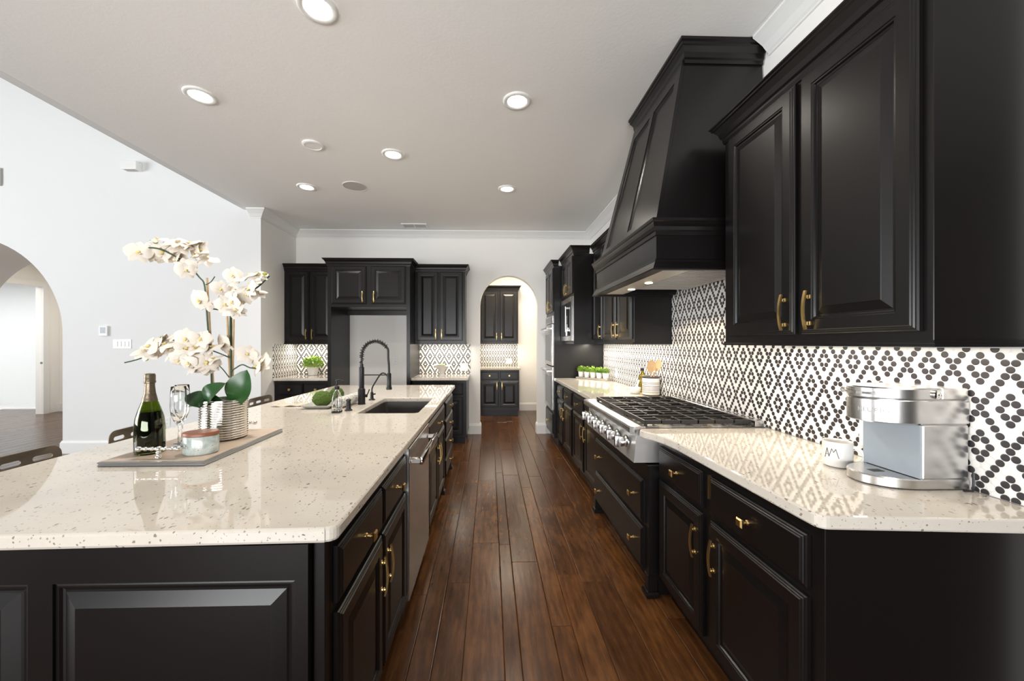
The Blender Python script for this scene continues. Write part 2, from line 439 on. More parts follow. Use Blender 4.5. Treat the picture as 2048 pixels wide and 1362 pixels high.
struct(MB().box(XE-.08, XE-.001, -.8, YL-.005, CZ, 6.2).build('wall_above', M['livwall']))
struct(MB().box(XW, XW+.12, .96, YB+.13, -.01, CZ-.001).build('wall_right', M['wall']))
# back wall with arched opening
def arch_wall(x0, x1, z0, z1, ax0, ax1, zs, zt, y0, y1, name, mat, n=28):
    """wall in XZ with an arched opening ax0..ax1 springing at zs, apex zt"""
    mb = MB(); bm = mb.bm
    cx = (ax0+ax1)/2; rx = (ax1-ax0)/2; rz = zt-zs
    arc = [(cx+rx*math.cos(PI*i/n), zs+rz*math.sin(PI*i/n)) for i in range(n+1)]     # right to left
    poly = [(x0, z0), (x0, z1), (x1, z1), (x1, z0), (ax1, z0)]+arc+[(ax0, z0)]
    f = [bm.verts.new((x, y0, z)) for x, z in poly]; b = [bm.verts.new((x, y1, z)) for x, z in poly]
    m = len(poly)
    ef = [bm.edges.new((f[i], f[(i+1) % m])) for i in range(m)]; eb = [bm.edges.new((b[i], b[(i+1) % m])) for i in range(m)]
    bmesh.ops.triangle_fill(bm, edges=ef, use_beauty=True); bmesh.ops.triangle_fill(bm, edges=eb, use_beauty=True)
    for i in range(m):
        j = (i+1) % m; bm.faces.new((f[i], f[j], b[j], b[i]))
    return struct(mb.build(name, mat, smooth=30))
arch_wall(XL-.001, XW, -.01, CZ-.001, -.143, .735, 1.96, 2.415, YB, YB+.13, 'wall_back', M['wall'])
struct(MB().box(XL-.13, XL, YL+.02, YB+.13, -.01, CZ-.001).build('wall_wing', M['wall']))
arch_wall(-10.5, XL, -.01, 6.2, -7.82, -5.36, 1.50, 2.73, YL, YL+.02, 'wall_left', M['livwall'], 40)
arch_wall(-8.6, -4.6, -.01, 3.2, -7.82, -5.36, 1.50, 2.73, YL+.021, 6.13, 'wall_left_passage', M['wall'], 40)
# pantry
struct(MB().box(-1.4, 1.6, 7.85, 7.95, -.01, CZ).build('wall_pantry', M['wall']))
struct(MB().box(-1.5, -1.401, YB+.131, 7.95, -.01, CZ).build('wall_pantry_left', M['wall']))
struct(MB().box(1.0, 1.1, YB+.131, 7.849, -.01, CZ).build('wall_pantry_right', M['wall']))
struct(MB().box(-1.5, 1.66, YB+.16, 7.95, CZ+.001, CZ+.1).build('ceiling_pantry', M['ceil']))
# hall beyond the left arch
struct(MB().box(-8.85, -8.731, 7.7, 8.1, -.01, 3.0).box(-8.85, -8.731, 4.0, 7.7, 2.48, 3.0).build('wall_hall', M['wall']))
struct(MB().box(-8.73, -4.5, 8.0, 8.1, -.01, 3.0).build('wall_hall_back', M['wall']))
struct(MB().box(-8.85, -4.5, 6.131, 8.1, 3.0, 3.1).build('ceiling_hall', M['wall']))
struct(MB().mold([(-8.73, 6.14), (-8.73, 8.0), (-4.5, 8.0)], [(0, 2.86), (.02, 2.86), (.03, 2.88), (.10, 2.96), (.12, 3.0), (0, 3.0)], 1).build('trim_hall_crown', M['trim']))
struct(MB().box(-8.73, -8.70, 7.70, 7.80, 0, 2.58).box(-8.73, -8.70, 6.2, 7.70, 2.48, 2.58).build('trim_doorway', M['trim']))
struct(MB().box(-8.74, -8.55, 7.985, 8.0, 0, .16).box(-8.55, -4.6, 7.985, 8.0, 0, .16).build('baseboard_hall', M['trim']))
struct(MB().box(-12.2, -12.1, 4.0, 9, -.01, 3.0).build('wall_bedroom', M['livwall']))
struct(MB().box(-12.1, -8.86, 8.9, 9, -.01, 3.0).build('wall_bedroom_end', M['livwall']))
struct(MB().box(-12.2, -8.86, 4.0, 9, 3.0, 3.1).build('ceiling_bedroom', M['livwall']))
struct(MB().box(-12.1, -12.08, 4.0, 8.9, 0, .16).build('baseboard_bedroom', M['trim']))
tag(MB().lathe([(.022, 0), (.022, .008), (.008, .012), (.008, .02)], seg=12).build('strike_plate', M['grey_plastic'], loc=(-8.70, 7.66, 1.0), rz=(0, PI/2, 0), smooth=40), 'small grey latch plate on the edge of the hall doorway', 'latch plate')
# crown moulding
CP = [(0, CZ-.106), (.012, CZ-.106), (.012, CZ-.096), (.022, CZ-.088), (.045, CZ-.058), (.085, CZ-.026), (.100, CZ-.016), (.100, CZ-.004), (.112, CZ-.0015), (0, CZ-.0015)]
struct(MB().mold([(XE+.001, YL), (XL, YL), (XL, YB), (XW, YB), (XW, 2.90)], CP, 1).build('trim_crown', M['trim']))
struct(MB().mold([(XW, 2.07), (XW, .96)], CP, 1).build('trim_crown_near', M['trim']))
BP = [(0, 0), (.018, 0), (.018, .13), (.012, .14), (.008, .155), (0, .16)]
struct(MB().mold([(-5.36, 6.1), (-5.36, YL), (-2.93, YL)], BP, 1).build('baseboard_left', M['trim']))
struct(MB().mold([(-.31, YB), (-.143, YB), (-.143, YB+.13)], BP, 1).build('baseboard_back', M['trim']))
struct(MB().mold([(.735, YB+.13), (.735, YB), (.86, YB)], BP, 1).build('baseboard_back_arch', M['trim']))
struct(MB().mold([(.60, 7.85), (.999, 7.85)], BP, 1).build('baseboard_pantry', M['trim']))

# ------------------------------------------------------------------ backsplashes
def splash(name, label, boxes, uvf):
    mb = MB()
    for b in boxes: mb.box(*b)
    bm = mb.bm; uvl = bm.loops.layers.uv.new('UVMap')
    for f in bm.faces:
        for lp in f.loops: lp[uvl].uv = uvf(lp.vert.co)
    tag(mb.build(name, M['tile']), label, 'backsplash')
VZ = 1.306
splash('tile_backsplash', 'long black and white penny tile backsplash rising behind the cooktop and coffee maker',
       [(1.543, 1.549, 1.0, 5.14, .9155, 1.370), (1.543, 1.549, 1.962, 3.198, 1.370, 1.828)], lambda p: (p.y-1.865, p.z-VZ))
splash('tile_backsplash', 'penny tile backsplash behind the small white bowl beside the arch', [(-1.060, -.29, YB-.007, YB-.001, .9155, 1.369)], lambda p: ((p.x+.686)/1.023, (p.z-VZ)))
splash('tile_backsplash', 'penny tile backsplash behind the leafy plant in a white pot', [(XL+.007, -2.195, YB-.007, YB-.001, .9155, 1.369)], lambda p: ((p.x+2.68)/1.08, (p.z-VZ)))
splash('tile_backsplash', 'penny tile side splash on the short wall left of the leafy plant', [(XL+.0005, XL+.006, 5.215, YB-.001, .9155, 1.372)], lambda p: ((p.y-5.437), (p.z-VZ)))
splash('tile_backsplash', 'penny tile backsplash in the pantry seen through the back arch', [(-.19, .57, 7.843, 7.849, .9155, 1.369)], lambda p: ((p.x-.069)*1.25, (p.z-VZ)))

# ------------------------------------------------------------------ cabinets
DOOR = [(0, -.001), (0, -.012), (.004, -.0155), (.008, -.0155), (.011, -.019), (.0145, -.019), (.0175, -.022), (.054, -.022), (.057, -.019), (.062, -.0185), (.065, -.012), (.071, -.012), (.097, -.0195), (.100, -.0205)]
DRAW = [(0, -.001), (0, -.012), (.004, -.0155), (.008, -.0155), (.011, -.019), (.0145, -.019), (.0175, -.022)]
def pull_mesh(L=.145):
    mb = MB(); h = L/2
    pts = [(0, -.037-.010*(1-(2*z/L)**2), z) for z in [(-h+L*i/14) for i in range(15)]]
    mb.tube(pts, 0, sq=(.011, .006))
    for z in (-.05*L/.145, .05*L/.145):
        mb.box(-.0075, .0075, -.026, -.022, z-.0075, z+.0075, .001, 1)
        mb.tube([(0, -.025, z), (0, -.043, z)], [.0055, .0035], 8)
        mb.box(-.006, .006, -.035, -.031, z-.006, z+.006, .001, 1)
    return mb.build('pull', M['brass'], mesh_only=True, smooth=30)
def knob_mesh():
    mb = MB(); rot = Matrix.Rotation(PI/2, 4, 'X')
    mb.lathe([(.009, .022), (.009, .025), (.005, .028), (.0045, .036), (.0085, .038), (.0085, .041), (.006, .043), (.006, .047)], seg=14, mat=rot)
    mb.hexa([(-.012, -.046, -.012), (.012, -.046, -.012), (.012, -.046, .012), (-.012, -.046, .012), (-.015, -.052, -.015), (.015, -.052, -.015), (.015, -.052, .015), (-.015, -.052, .015)])
    mb.hexa([(-.015, -.052, -.015), (.015, -.052, -.015), (.015, -.052, .015), (-.015, -.052, .015), (-.011, -.057, -.011), (.011, -.057, -.011), (.011, -.057, .011), (-.011, -.057, .011)])
    return mb.build('knob', M['brass'], mesh_only=True, smooth=30)
PULL = pull_mesh(); KNOB = knob_mesh()
RIGHT, ISL, BACK = -PI/2, PI/2, 0
CROWN = lambda z: [(0, z-.10), (.006, z-.10), (.010, z-.085), (.010, z-.075), (.018, z-.068), (.024, z-.045), (.040, z-.022), (.048, z-.018), (.048, z-.010), (.056, z-.006), (.056, z), (0, z)]
def cab(name, label, loc, rz, w, d, z0, z1, doors=(), drawers=(), toe=0, crown=None, cavity=None, group=None, ret=None, ends=(1, 1), rail=0, extra=None, feet=0):
    t = thing(name, label, 'cabinet', loc, rz, group)
    b = MB(); zb = z0
    if toe:
        b.box(.02, w-.02, .06, d-.002, .001, toe); zb = toe
    if cavity:
        c0, c1 = cavity
        b.box(0, .024, 0, d, zb, z1); b.box(w-.024, w, 0, d, zb, z1)
        b.box(.024, w-.024, 0, d, zb, c0); b.box(.024, w-.024, 0, d, c1, z1); b.box(.024, w-.024, d-.02, d, c0, c1)
    else: b.box(0, w, 0, d, zb, z1, .0015, 1)
    if extra: extra(b)
    b.build('carcass', M['cab'], t)
    for (x0, x1, a0, a1, hx, hz) in doors:
        o = MB().door(x0, x1, a0, a1, DOOR).build('door', M['cab'], t)
        if hx is not None: link('handle', PULL, o, (hx, 0, hz))
    for dr in drawers:
        x0, x1, a0, a1 = dr[:4]
        o = MB().door(x0, x1, a0, a1, DRAW).build('drawer', M['cab'], t)
        for kx in (dr[4] if len(dr) > 4 else [(x0+x1)/2]): link('knob', KNOB, o, (kx, 0, (a0+a1)/2))
    if crown:
        path = []
        if ends[0]: path.append((-.0005, (ret or d)-.01))
        path += [(-.0005 if ends[0] else 0, 0), (w+.0005 if ends[1] else w, 0)]
        if ends[1]: path.append((w+.0005, (ret or d)-.01))
        MB().mold(path, CROWN(crown), 1).build('crown_moulding', M['cab'], t)
    if rail:
        MB().mold([(0, 0), (w, 0), (w, d-.01)] if rail == 1 else [(0, 0), (w, 0)], [(0, z0-.001), (0, z0+.012), (.004, z0+.018), (.008, z0+.018), (.008, z0+.010), (.013, z0+.008), (.013, z0-.001)], 1).build('light_rail', M['cab'], t)
    for fx in ((.0, w-.05) if feet else ()):
        MB().box(fx, fx+.05, -.004, .05, .001, toe-.001, .003, 1).mold([(fx, .05), (fx, -.004), (fx+.05, -.004), (fx+.05, .05)], [(0, .001), (.012, .001), (.012, .02), (.006, .03), (0, .032)], 1).build('foot', M['cab'], t)
    return t
def under_light(loc, rz, L, power):
    area('under_cabinet_assumed_strip', loc, (0, 0, rz), L, .05, power*1.15, (1, .90, .76))  # assumed strip lights under the cabinets: area lights, no housing modelled

# right wall, near
G1 = 'base cabinets along the cooktop wall'
XF = .925
t = cab('base_cabinet', 'black base cabinet under the coffee maker, two drawers above two doors with brass pulls', (XF, 2.06, 0), RIGHT, 1.03, XW-XF-.002, 0, .874,
    doors=[(.03, .447, .13, .655, .405, .52), (.505, .985, .13, .655, .545, .52)], drawers=[(.03, .447, .68, .835), (.505, .985, .68, .835)], toe=.10)
MB().box(.470, .476, -.005, -.001, .73, .83).build('hinge_plate', M['brass'], t)['label'] = 'thin brass strip'
t = cab('range_base_cabinet', 'black bumped-out base cabinet with two wide drawers beneath the gas rangetop', (.868, 3.15, 0), RIGHT, 1.089, XW-.868-.002, 0, .715,
    drawers=[(.10, 1.045, .385, .625, [.22, .92]), (.10, 1.045, .13, .36, [.22, .92])], toe=.12, feet=1)
cab('base_cabinet', 'black base cabinet far along the cooktop wall, below the mortar and striped crock', (XF, 4.165, 0), RIGHT, 1.012, XW-XF-.002, 0, .874,
    doors=[(.03, .49, .13, .655, .45, .52), (.535, .99, .13, .655, .575, .52)], drawers=[(.03, .49, .68, .835), (.535, .99, .68, .835)], toe=.10)
cab('base_cabinet', 'black base cabinet beside the oven tower, below the row of potted herbs', (XF, 5.14, 0), RIGHT, .973, XW-XF-.002, 0, .874,
    doors=[(.03, .44, .13, .655, .40, .52), (.485, .935, .13, .655, .525, .52)], drawers=[(.03, .44, .68, .835), (.485, .935, .68, .835)], toe=.10)
def arc_pts(cx, cy, r, a0, a1, n=5): return [(cx+r*math.cos(a0+(a1-a0)*i/n), cy+r*math.sin(a0+(a1-a0)*i/n)) for i in range(n+1)]
near = arc_pts(.93, 1.048, .03, PI, 1.5*PI-.07)[::1]
tag(MB().slab([(1.543, .975), (1.543, 2.085), (.83, 2.085), (.815, 2.055), (.822, 2.02), (.850, 1.975), (.876, 1.90), (.888, 1.80), (.898, 1.1)]+near, .876, .914).build('countertop', M['granite']),
    'white speckled granite countertop holding the coffee maker and mug', 'countertop')
tag(MB().slab([(1.543, 3.115), (1.543, 5.14), (.873, 5.14), (.882, 3.38), (.868, 3.28), (.835, 3.20), (.825, 3.15), (.835, 3.115)], .876, .914).build('countertop', M['granite']),
    'white granite countertop with the herb planter, mortar and striped crock', 'countertop')
# uppers right
cab('wall_cabinet', 'large black two-door wall cabinet above the coffee maker', (1.222, 1.95, 0), RIGHT, .93, XW-1.222-.002, 1.376, 2.43,
    doors=[(.045, .468, 1.42, 2.41, .425, 1.51), (.498, .905, 1.42, 2.41, .545, 1.51)], crown=2.515, rail=1)
cab('wall_cabinet', 'black two-door wall cabinet just beyond the range hood, above the striped crock', (1.222, 4.055, 0), RIGHT, .853, XW-1.222-.002, 1.376, 2.43,
    doors=[(.015, .425, 1.42, 2.41, .39, 1.51), (.465, .83, 1.42, 2.41, .50, 1.51)], crown=2.515, rail=2, ends=(0, 1))
cab('wall_cabinet', 'narrow single-door black wall cabinet between the microwave cabinet and the double-door one', (1.222, 4.438, 0), RIGHT, .381, XW-1.222-.002, 1.376, 2.43,
    doors=[(.02, .365, 1.42, 2.41, .315, 1.51)], crown=2.515, rail=2, ends=(0, 0))
cab('microwave_cabinet', 'deep black wall cabinet housing the built-in microwave', (.985, 5.146, 0), RIGHT, .706, XW-.985-.002, 1.376, 2.43,
    doors=[(.03, .345, 1.975, 2.41, .31, 2.05), (.36, .675, 1.975, 2.41, .395, 2.05)], crown=2.515, ret=.19, cavity=(1.405, 1.945), ends=(0, 1))
cab('oven_tower_cabinet', 'tall black oven cabinet beside the back arch', (.875, 5.832, 0), RIGHT, .682, XW-.875-.002, 0, 2.43,
    doors=[(.03, .335, 1.82, 2.41, .30, 1.91), (.35, .655, 1.82, 2.41, .385, 1.91)], drawers=[(.03, .655, .15, .42)], toe=.10, crown=2.50, ret=.065, cavity=(.455, 1.765), ends=(0, 1))
# built-in ovens
t = thing('double_oven', 'stainless built-in double wall oven in the tall cabinet', 'oven', (.875, 5.832, 0), RIGHT)
MB().box(.03, .652, .002, .5, .46, 1.76).build('housing', M['dark'], t)
MB().box(.028, .654, -.022, -.001, 1.655, 1.76, .002, 1).build('control_panel', M['steel'], t)
MB().box(.10, .58, -.024, -.0222, 1.672, 1.742).build('display', M['screen'], t)
for z0, z1 in ((1.075, 1.645), (.47, 1.06)):
    d = MB().box(.028, .654, -.028, -.001, z0, z1, .003, 1).build('oven_door', M['steel'], t)
    MB().box(.085, .597, -.030, -.0282, z0+.055, z1-.14).build('glass', M['ovenglass'], d)
    h = MB().tube([(.05, -.085, z1-.06), (.632, -.085, z1-.06)], .014, 12)
    for x in (.07, .612): h.box(x-.012, x+.012, -.085, -.028, z1-.07, z1-.05)
    h.build('handle', M['steel'], d, smooth=40)
t = thing('microwave', 'built-in stainless framed microwave with a black glass door', 'microwave', (.985, 5.146, 0), RIGHT)
MB().box(.028, .678, .002, .4, 1.41, 1.94).build('housing', M['dark'], t)
MB().box(.026, .066, -.022, -.001, 1.412, 1.938).box(.64, .68, -.022, -.001, 1.412, 1.938).box(.066, .64, -.022, -.001, 1.412, 1.47).box(.066, .64, -.022, -.001, 1.88, 1.938).build('trim_frame', M['steel'], t)
MB().box(.067, .52, -.032, -.001, 1.472, 1.878, .003, 1).build('door_glass', M['screen'], t)
MB().box(.522, .639, -.03, -.001, 1.472, 1.878, .003, 1).build('control_panel', M['screen'], t)
MB().tube([(.50, -.055, 1.52), (.50, -.055, 1.83)], .010, 10).box(.49, .51, -.055, -.032, 1.53, 1.55).box(.49, .51, -.055, -.032, 1.80, 1.82).build('handle', M['steel'], t, smooth=40)
for y, L, p in ((1.49, .85, 2.25), (3.62, .75, 2.0), (4.25, .3, 1.1)): under_light((1.40, y, 1.373), PI/2, L, p)
under_light((1.35, 4.79, 1.373), PI/2, .55, 3.0)

# back wall
cab('wall_cabinet', 'black two-door wall cabinet above the leafy plant, left of the fridge opening', (XL+.004, 5.50, 0), BACK, .716, YB-5.50-.002, 1.372, 2.43,
    doors=[(.02, .352, 1.415, 2.41, .315, 1.51), (.365, .69, 1.415, 2.41, .40, 1.51)], crown=2.505, ends=(0, 0), rail=2)
cab('wall_cabinet', 'black two-door wall cabinet above the small white bowl, between the fridge opening and the arch', (-1.062, 5.50, 0), BACK, .710, YB-5.50-.002, 1.372, 2.43,
    doors=[(.02, .33, 1.415, 2.41, .295, 1.51), (.345, .68, 1.415, 2.41, .38, 1.51)], crown=2.505, ends=(0, 1), rail=1)
def fridge_extra(b):
    b.box(0, .046, 0, .686, .001, 1.865); b.box(1.045, 1.091, 0, .686, .001, 1.865)
    b.box(.046, 1.045, .60, .62, 1.80, 1.865)
cab('fridge_surround', 'tall black cabinet surround framing the empty fridge opening', (-2.155, 5.15, 0), BACK, 1.091, YB-5.15-.002, 1.865, 2.43,
    doors=[(.055, .515, 1.905, 2.415, .47, 2.00), (.575, 1.035, 1.905, 2.415, .62, 2.00)], crown=2.51, ret=.30, extra=fridge_extra)
cab('base_cabinet', 'black base cabinet under the leafy plant', (XL+.004, 5.25, 0), BACK, .745, YB-5.25-.002, 0, .874,
    doors=[(.05, .385, .13, .655, .35, .55), (.40, .73, .13, .655, .435, .55)], drawers=[(.05, .385, .68, .835), (.40, .73, .68, .835)], toe=.10)
cab('base_cabinet', 'black base cabinet between the fridge opening and the arch', (-1.060, 5.25, 0), BACK, .745, YB-5.25-.002, 0, .874,
    doors=[(.02, .365, .13, .655, .33, .55), (.38, .70, .13, .655, .415, .55)], drawers=[(.02, .365, .68, .835), (.38, .70, .68, .835)], toe=.10)
tag(MB().slab([(XL+.008, 5.215), (-2.158, 5.215), (-2.158, YB-.008), (XL+.008, YB-.008)], .876, .914).build('countertop', M['granite']), 'short granite countertop holding the leafy plant', 'countertop')
tag(MB().slab([(-1.062, 5.215), (-.295, 5.215), (-.295, YB-.008), (-1.062, YB-.008)], .876, .914).build('countertop', M['granite']), 'short granite countertop holding the small white bowl', 'countertop')
under_light((-2.54, 5.66, 1.368), 0, .65, 2.3); under_light((-.70, 5.66, 1.368), 0, .65, 2.3)
# pantry
cab('wall_cabinet', 'black two-door wall cabinet inside the pantry, seen through the back arch', (-.19, 7.52, 0), BACK, .755, .326, 1.372, 2.43,
    doors=[(.02, .365, 1.415, 2.41, .33, 1.51), (.39, .735, 1.415, 2.41, .425, 1.51)], crown=2.51)
cab('base_cabinet', 'black base cabinet inside the pantry, seen through the back arch', (-.19, 7.25, 0), BACK, .755, .596, 0, .874,
    doors=[(.02, .365, .17, .66, .33, .57), (.39, .735, .17, .66, .425, .57)], drawers=[(.02, .365, .69, .845), (.39, .735, .69, .845)], toe=.10)
tag(MB().slab([(-.20, 7.215), (.595, 7.215), (.595, 7.842), (-.20, 7.842)], .876, .914).build('countertop', M['granite']), 'granite countertop inside the pantry beyond the arch', 'countertop')
under_light((.19, 7.68, 1.368), 0, .65, 2)

# island
IX = -.425; ID = 1.0
cab('island_cabinet', 'black island cabinet at the near end, two drawers above two doors', (IX, 1.032, 0), ISL, .855, ID, 0, .874,
    doors=[(.018, .437, .13, .655, .40, .52), (.447, .848, .13, .655, .485, .52)], drawers=[(.018, .437, .68, .835), (.447, .848, .68, .835)], toe=.10)
cab('island_sink_cabinet', 'black island sink cabinet beyond the dishwasher, one false drawer over two doors', (IX, 2.512, 0), ISL, 1.005, ID, 0, .67,
    doors=[(.055, .50, .13, .655, .465, .52), (.51, .95, .13, .655, .545, .52)], drawers=[(.055, .95, .68, .835)], toe=.10,
    extra=lambda b: b.box(0, 1.005, 0, .018, .67, .874).box(0, .018, .018, ID, .67, .874).box(.987, 1.005, .018, ID, .67, .874))
cab('island_drawer_cabinet', 'black island cabinet at the far end, a stack of four drawers', (IX, 3.519, 0), ISL, .755, ID, 0, .874,
    drawers=[(.05, .70, .68, .835), (.05, .70, .50, .662), (.05, .70, .315, .482), (.05, .70, .13, .297)], toe=.10, feet=1)
t = thing('dishwasher', 'stainless dishwasher built into the island', 'dishwasher', (IX, 1.893, 0), ISL)
MB().box(.004, .612, .0, .55, .05, .872).build('tub', M['dark'], t)
MB().box(.004, .612, -.030, -.001, .11, .865, .003, 1).build('door_panel', M['steel'], t)
MB().box(.004, .612, .02, .05, .002, .049).build('toe_plate', M['dark'], t)
h = MB().box(.035, .58, -.092, -.072, .775, .812, .006, 2)
for x in (.035, .55): h.box(x, x+.03, -.085, -.030, .780, .807, .004, 1)
h.build('handle', M['chrome'], t, smooth=40)
t = thing('island_end_panel', 'black raised-panel end of the island facing the camera', 'panel', (-1.76, 1.0, 0), 0)
MB().box(0, 1.30, 0, .028, .001, .874, .001, 1).build('backing', M['cab'], t)
PAN = [(0, -.0001), (0, -.001), (.004, -.010), (.010, -.010), (.014, -.006), (.030, -.012), (.045, -.0185), (.052, -.0185)]
fr = MB()
for x0, x1, z0, z1 in ((0, .045, .001, .874), (.612, .672, .001, .874), (1.268, 1.30, .001, .874), (.045, .612, .785, .874), (.672, 1.268, .785, .874), (.045, .612, .001, .14), (.672, 1.268, .001, .14)):
    fr.box(x0, x1, -.018, -.0002, z0, z1)
fr.build('panel_frame', M['cab'], t)
for x0, x1 in ((.045, .612), (.672, 1.268)):
    MB().door(x0+.001, x1-.001, .141, .784, [(0, -.001), (0, -.012), (.006, -.0135), (.010, -.0135), (.014, -.008), (.020, -.007), (.024, -.010), (.055, -.0215), (.058, -.0225)]).build('raised_panel', M['cab'], t)
MB().box(1.302, 1.336, .004, .03, .001, .874, .004, 1).build('corner_post', M['cab'], t)
def rrect(x0, x1, y0, y1, r, n=5):
    return arc_pts(x1-r, y0+r, r, -PI/2, 0, n)+arc_pts(x1-r, y1-r, r, 0, PI/2, n)+arc_pts(x0+r, y1-r, r, PI/2, PI, n)+arc_pts(x0+r, y0+r, r, PI, 1.5*PI, n)
hole = rrect(-.90, -.487, 2.595, 3.325, .03)[::-1]
isl = [(-1.812, .957), (-.42, .985)]+arc_pts(-.421, 1.018, .030, -PI/2+.1, 0)+[(-.388, 4.30)]+arc_pts(-.418, 4.30, .03, .2, PI/2, 3)+[(-1.712, 4.33)]
tag(MB().slab(isl, .876, .914, [hole], .007).build('island_countertop', M['granite']), 'large white speckled granite island countertop with sink cutout', 'countertop')
t = thing('sink', 'dark composite undermount sink in the island', 'sink', (0, 0, 0))
sb = MB(); o_, i_ = rrect(-.925, -.465, 2.57, 3.35, .05), rrect(-.903, -.484, 2.592, 3.328, .03)
ib = rrect(-.885, -.50, 2.61, 3.31, .05)
sb.loft([[(x, y, .68) for x, y in o_], [(x, y, .875) for x, y in o_], [(x, y, .875) for x, y in i_], [(x, y, .70) for x, y in ib]])
sb.build('basin', M['sinkstone'], t, smooth=35)
MB().lathe([(.045, .7005), (.045, .705), (.03, .706), (.02, .702)], (-.69, 2.96), 20).build('drain', M['steel'], t, smooth=40)
# ------------------------------------------------------------------ rangetop
RY0, RY1 = 2.10, 3.10
t = thing('rangetop', 'stainless professional gas rangetop with black grates', 'rangetop', (0, 0, 0))
bb = MB().loft([[(.800, y, .722), (1.535, y, .722), (1.535, y, .905), (.818, y, .905)] for y in (RY0, RY1)])
bb.build('body', M['rangesteel'], t)
prof = [(.775, .885), (.772, .892), (.772, .918), (.778, .926), (.86, .926), (.862, .906), (.80, .906), (.80, .885)]
MB().loft([[(x, y, z) for x, z in prof] for y in (RY0-.012, RY1+.012)]).build('front_nose', M['steel'], t)
MB().box(.863, 1.535, RY0+.004, RY1-.004, .9055, .915).build('burner_pan', M['steel'], t)
MB().box(.87, 1.48, RY0+.03, RY1-.03, .9152, .9165).build('drip_tray', M['steel'], t)
MB().box(1.49, 1.535, RY0+.004, RY1-.004, .9155, .950, .003, 1).build('rear_vent_trim', M['steel'], t)
kb = MB(); rot = Matrix.Rotation(-PI/2-.09, 4, 'Y')
kb.lathe([(.037, 0), (.037, .008), (.031, .014), (.029, .016), (.0285, .042), (.026, .045), (.002, .0455)], seg=24, mat=rot)
kb.box(-.074, -.040, -.0125, .0125, -.032, .032, .003, 2)

KM = kb.build('range_knob', M['satinsteel'], mesh_only=True, smooth=40)
for i in range(6): link('range_knob', KM, t, (.802, 2.21+i*.156, .815))
for i in range(3):
    y0 = RY0+.022+i*.319; y1 = y0+.314; g = MB(); zt = .952
    for x in (.872, 1.175, 1.472): g.box(x-.006, x+.006, y0, y1, zt-.022, zt, .002, 1)
    for y in (y0+.006, (y0+y1)/2, y1-.006): g.box(.872, 1.472, y-.006, y+.006, zt-.022, zt, .002, 1)
    for cx in (1.02, 1.325):
        for y in (y0+.075, y1-.075):
            g.box(cx-.145, cx-.035, y-.005, y+.005, zt-.018, zt+.001, .002, 1); g.box(cx+.035, cx+.145, y-.005, y+.005, zt-.018, zt+.001, .002, 1)
        for s in (-1, 1):
            g.box(cx+s*.055-.005, cx+s*.055+.005, y0, y0+.115, zt-.018, zt+.001, .002, 1); g.box(cx+s*.055-.005, cx+s*.055+.005, y1-.115, y1, zt-.018, zt+.001, .002, 1)
    for x in (.878, 1.466):
        for y in (y0+.01, y1-.01): g.box(x-.008, x+.008, y-.008, y+.008, .9167, zt-.02)
    g.build('grate', M['iron'], t)
    for cx in (1.02, 1.325):
        bn = MB().lathe([(.055, .9167), (.055, .921), (.04, .925), (.04, .931)], (cx, (y0+y1)/2), 20).build('burner', M['brass'], t, smooth=40)
        MB().lathe([(.045, .9312), (.047, .934), (.044, .939), (.002, .940)], (cx, (y0+y1)/2), 20).build('burner_cap', M['iron'], bn, smooth=40)

# ------------------------------------------------------------------ range hood
t = thing('range_hood', 'large tapered black wood range hood rising to the ceiling above the rangetop', 'range hood', (0, 0, 0))
hx, hy0, hy1 = .895, 2.03, 3.17; XB = 1.541
fr = MB()
fr.box(hx, .955, hy0, hy1, 1.785, 2.0); fr.box(.955, XB, hy0, hy0+.05, 1.785, 2.0); fr.box(.955, XB, hy1-.05, hy1, 1.785, 2.0)
fr.build('apron', M['cab'], t)
hp = [(XB, hy0), (hx, hy0), (hx, hy1), (XB, hy1)]
MB().mold(hp, [(0, 1.775), (.028, 1.775), (.030, 1.783), (.026, 1.79), (.022, 1.80), (.010, 1.822), (.010, 1.832), (.004, 1.838), (0, 1.838)], -1).build('bottom_moulding', M['cab'], t)
MB().mold(hp, [(-.05, 1.965), (.006, 1.965), (.008, 1.985), (.014, 1.990), (.018, 2.008), (.026, 2.020), (.026, 2.030), (.032, 2.036), (.034, 2.05), (-.05, 2.05)], -1).build('mantel_moulding', M['cab'], t)
B0, B1, T1, T0 = (Vector(p) for p in ((.925, 2.055, 2.051), (.925, 3.10, 2.051), (1.105, 2.835, 2.975), (1.105, 2.125, 2.975)))
bk = lambda p: Vector((XB, p.y, p.z))
body = MB().loft([[B0, B1, bk(B1), bk(B0)], [T0, T1, bk(T1), bk(T0)], [(1.105, 2.125, 3.07), (1.105, 2.835, 3.07), (XB, 2.835, 3.07), (XB, 2.125, 3.07)]])
body.build('tapered_body', M['cab'], t)
nrm = (B1-B0).cross(T0-B0).normalized()
if nrm.x > 0: nrm = -nrm
def hq(u, v, h): return (B0.lerp(B1, u)).lerp(T0.lerp(T1, u), v)+nrm*h
def hbox(mb, u0, u1, v0, v1, h0, h1): mb.hexa([hq(u0, v0, h0), hq(u1, v0, h0), hq(u1, v1, h0), hq(u0, v1, h0), hq(u0, v0, h1), hq(u1, v0, h1), hq(u1, v1, h1), hq(u0, v1, h1)])
fr = MB()
for q in ((0, .085, 0, 1), (.46, .54, 0, 1), (.915, 1, 0, 1), (.085, .46, 0, .075), (.54, .915, 0, .075), (.085, .46, .90, 1), (.54, .915, .90, 1)): hbox(fr, *q, .0005, .02)
fr.build('front_frame', M['cab'], t)
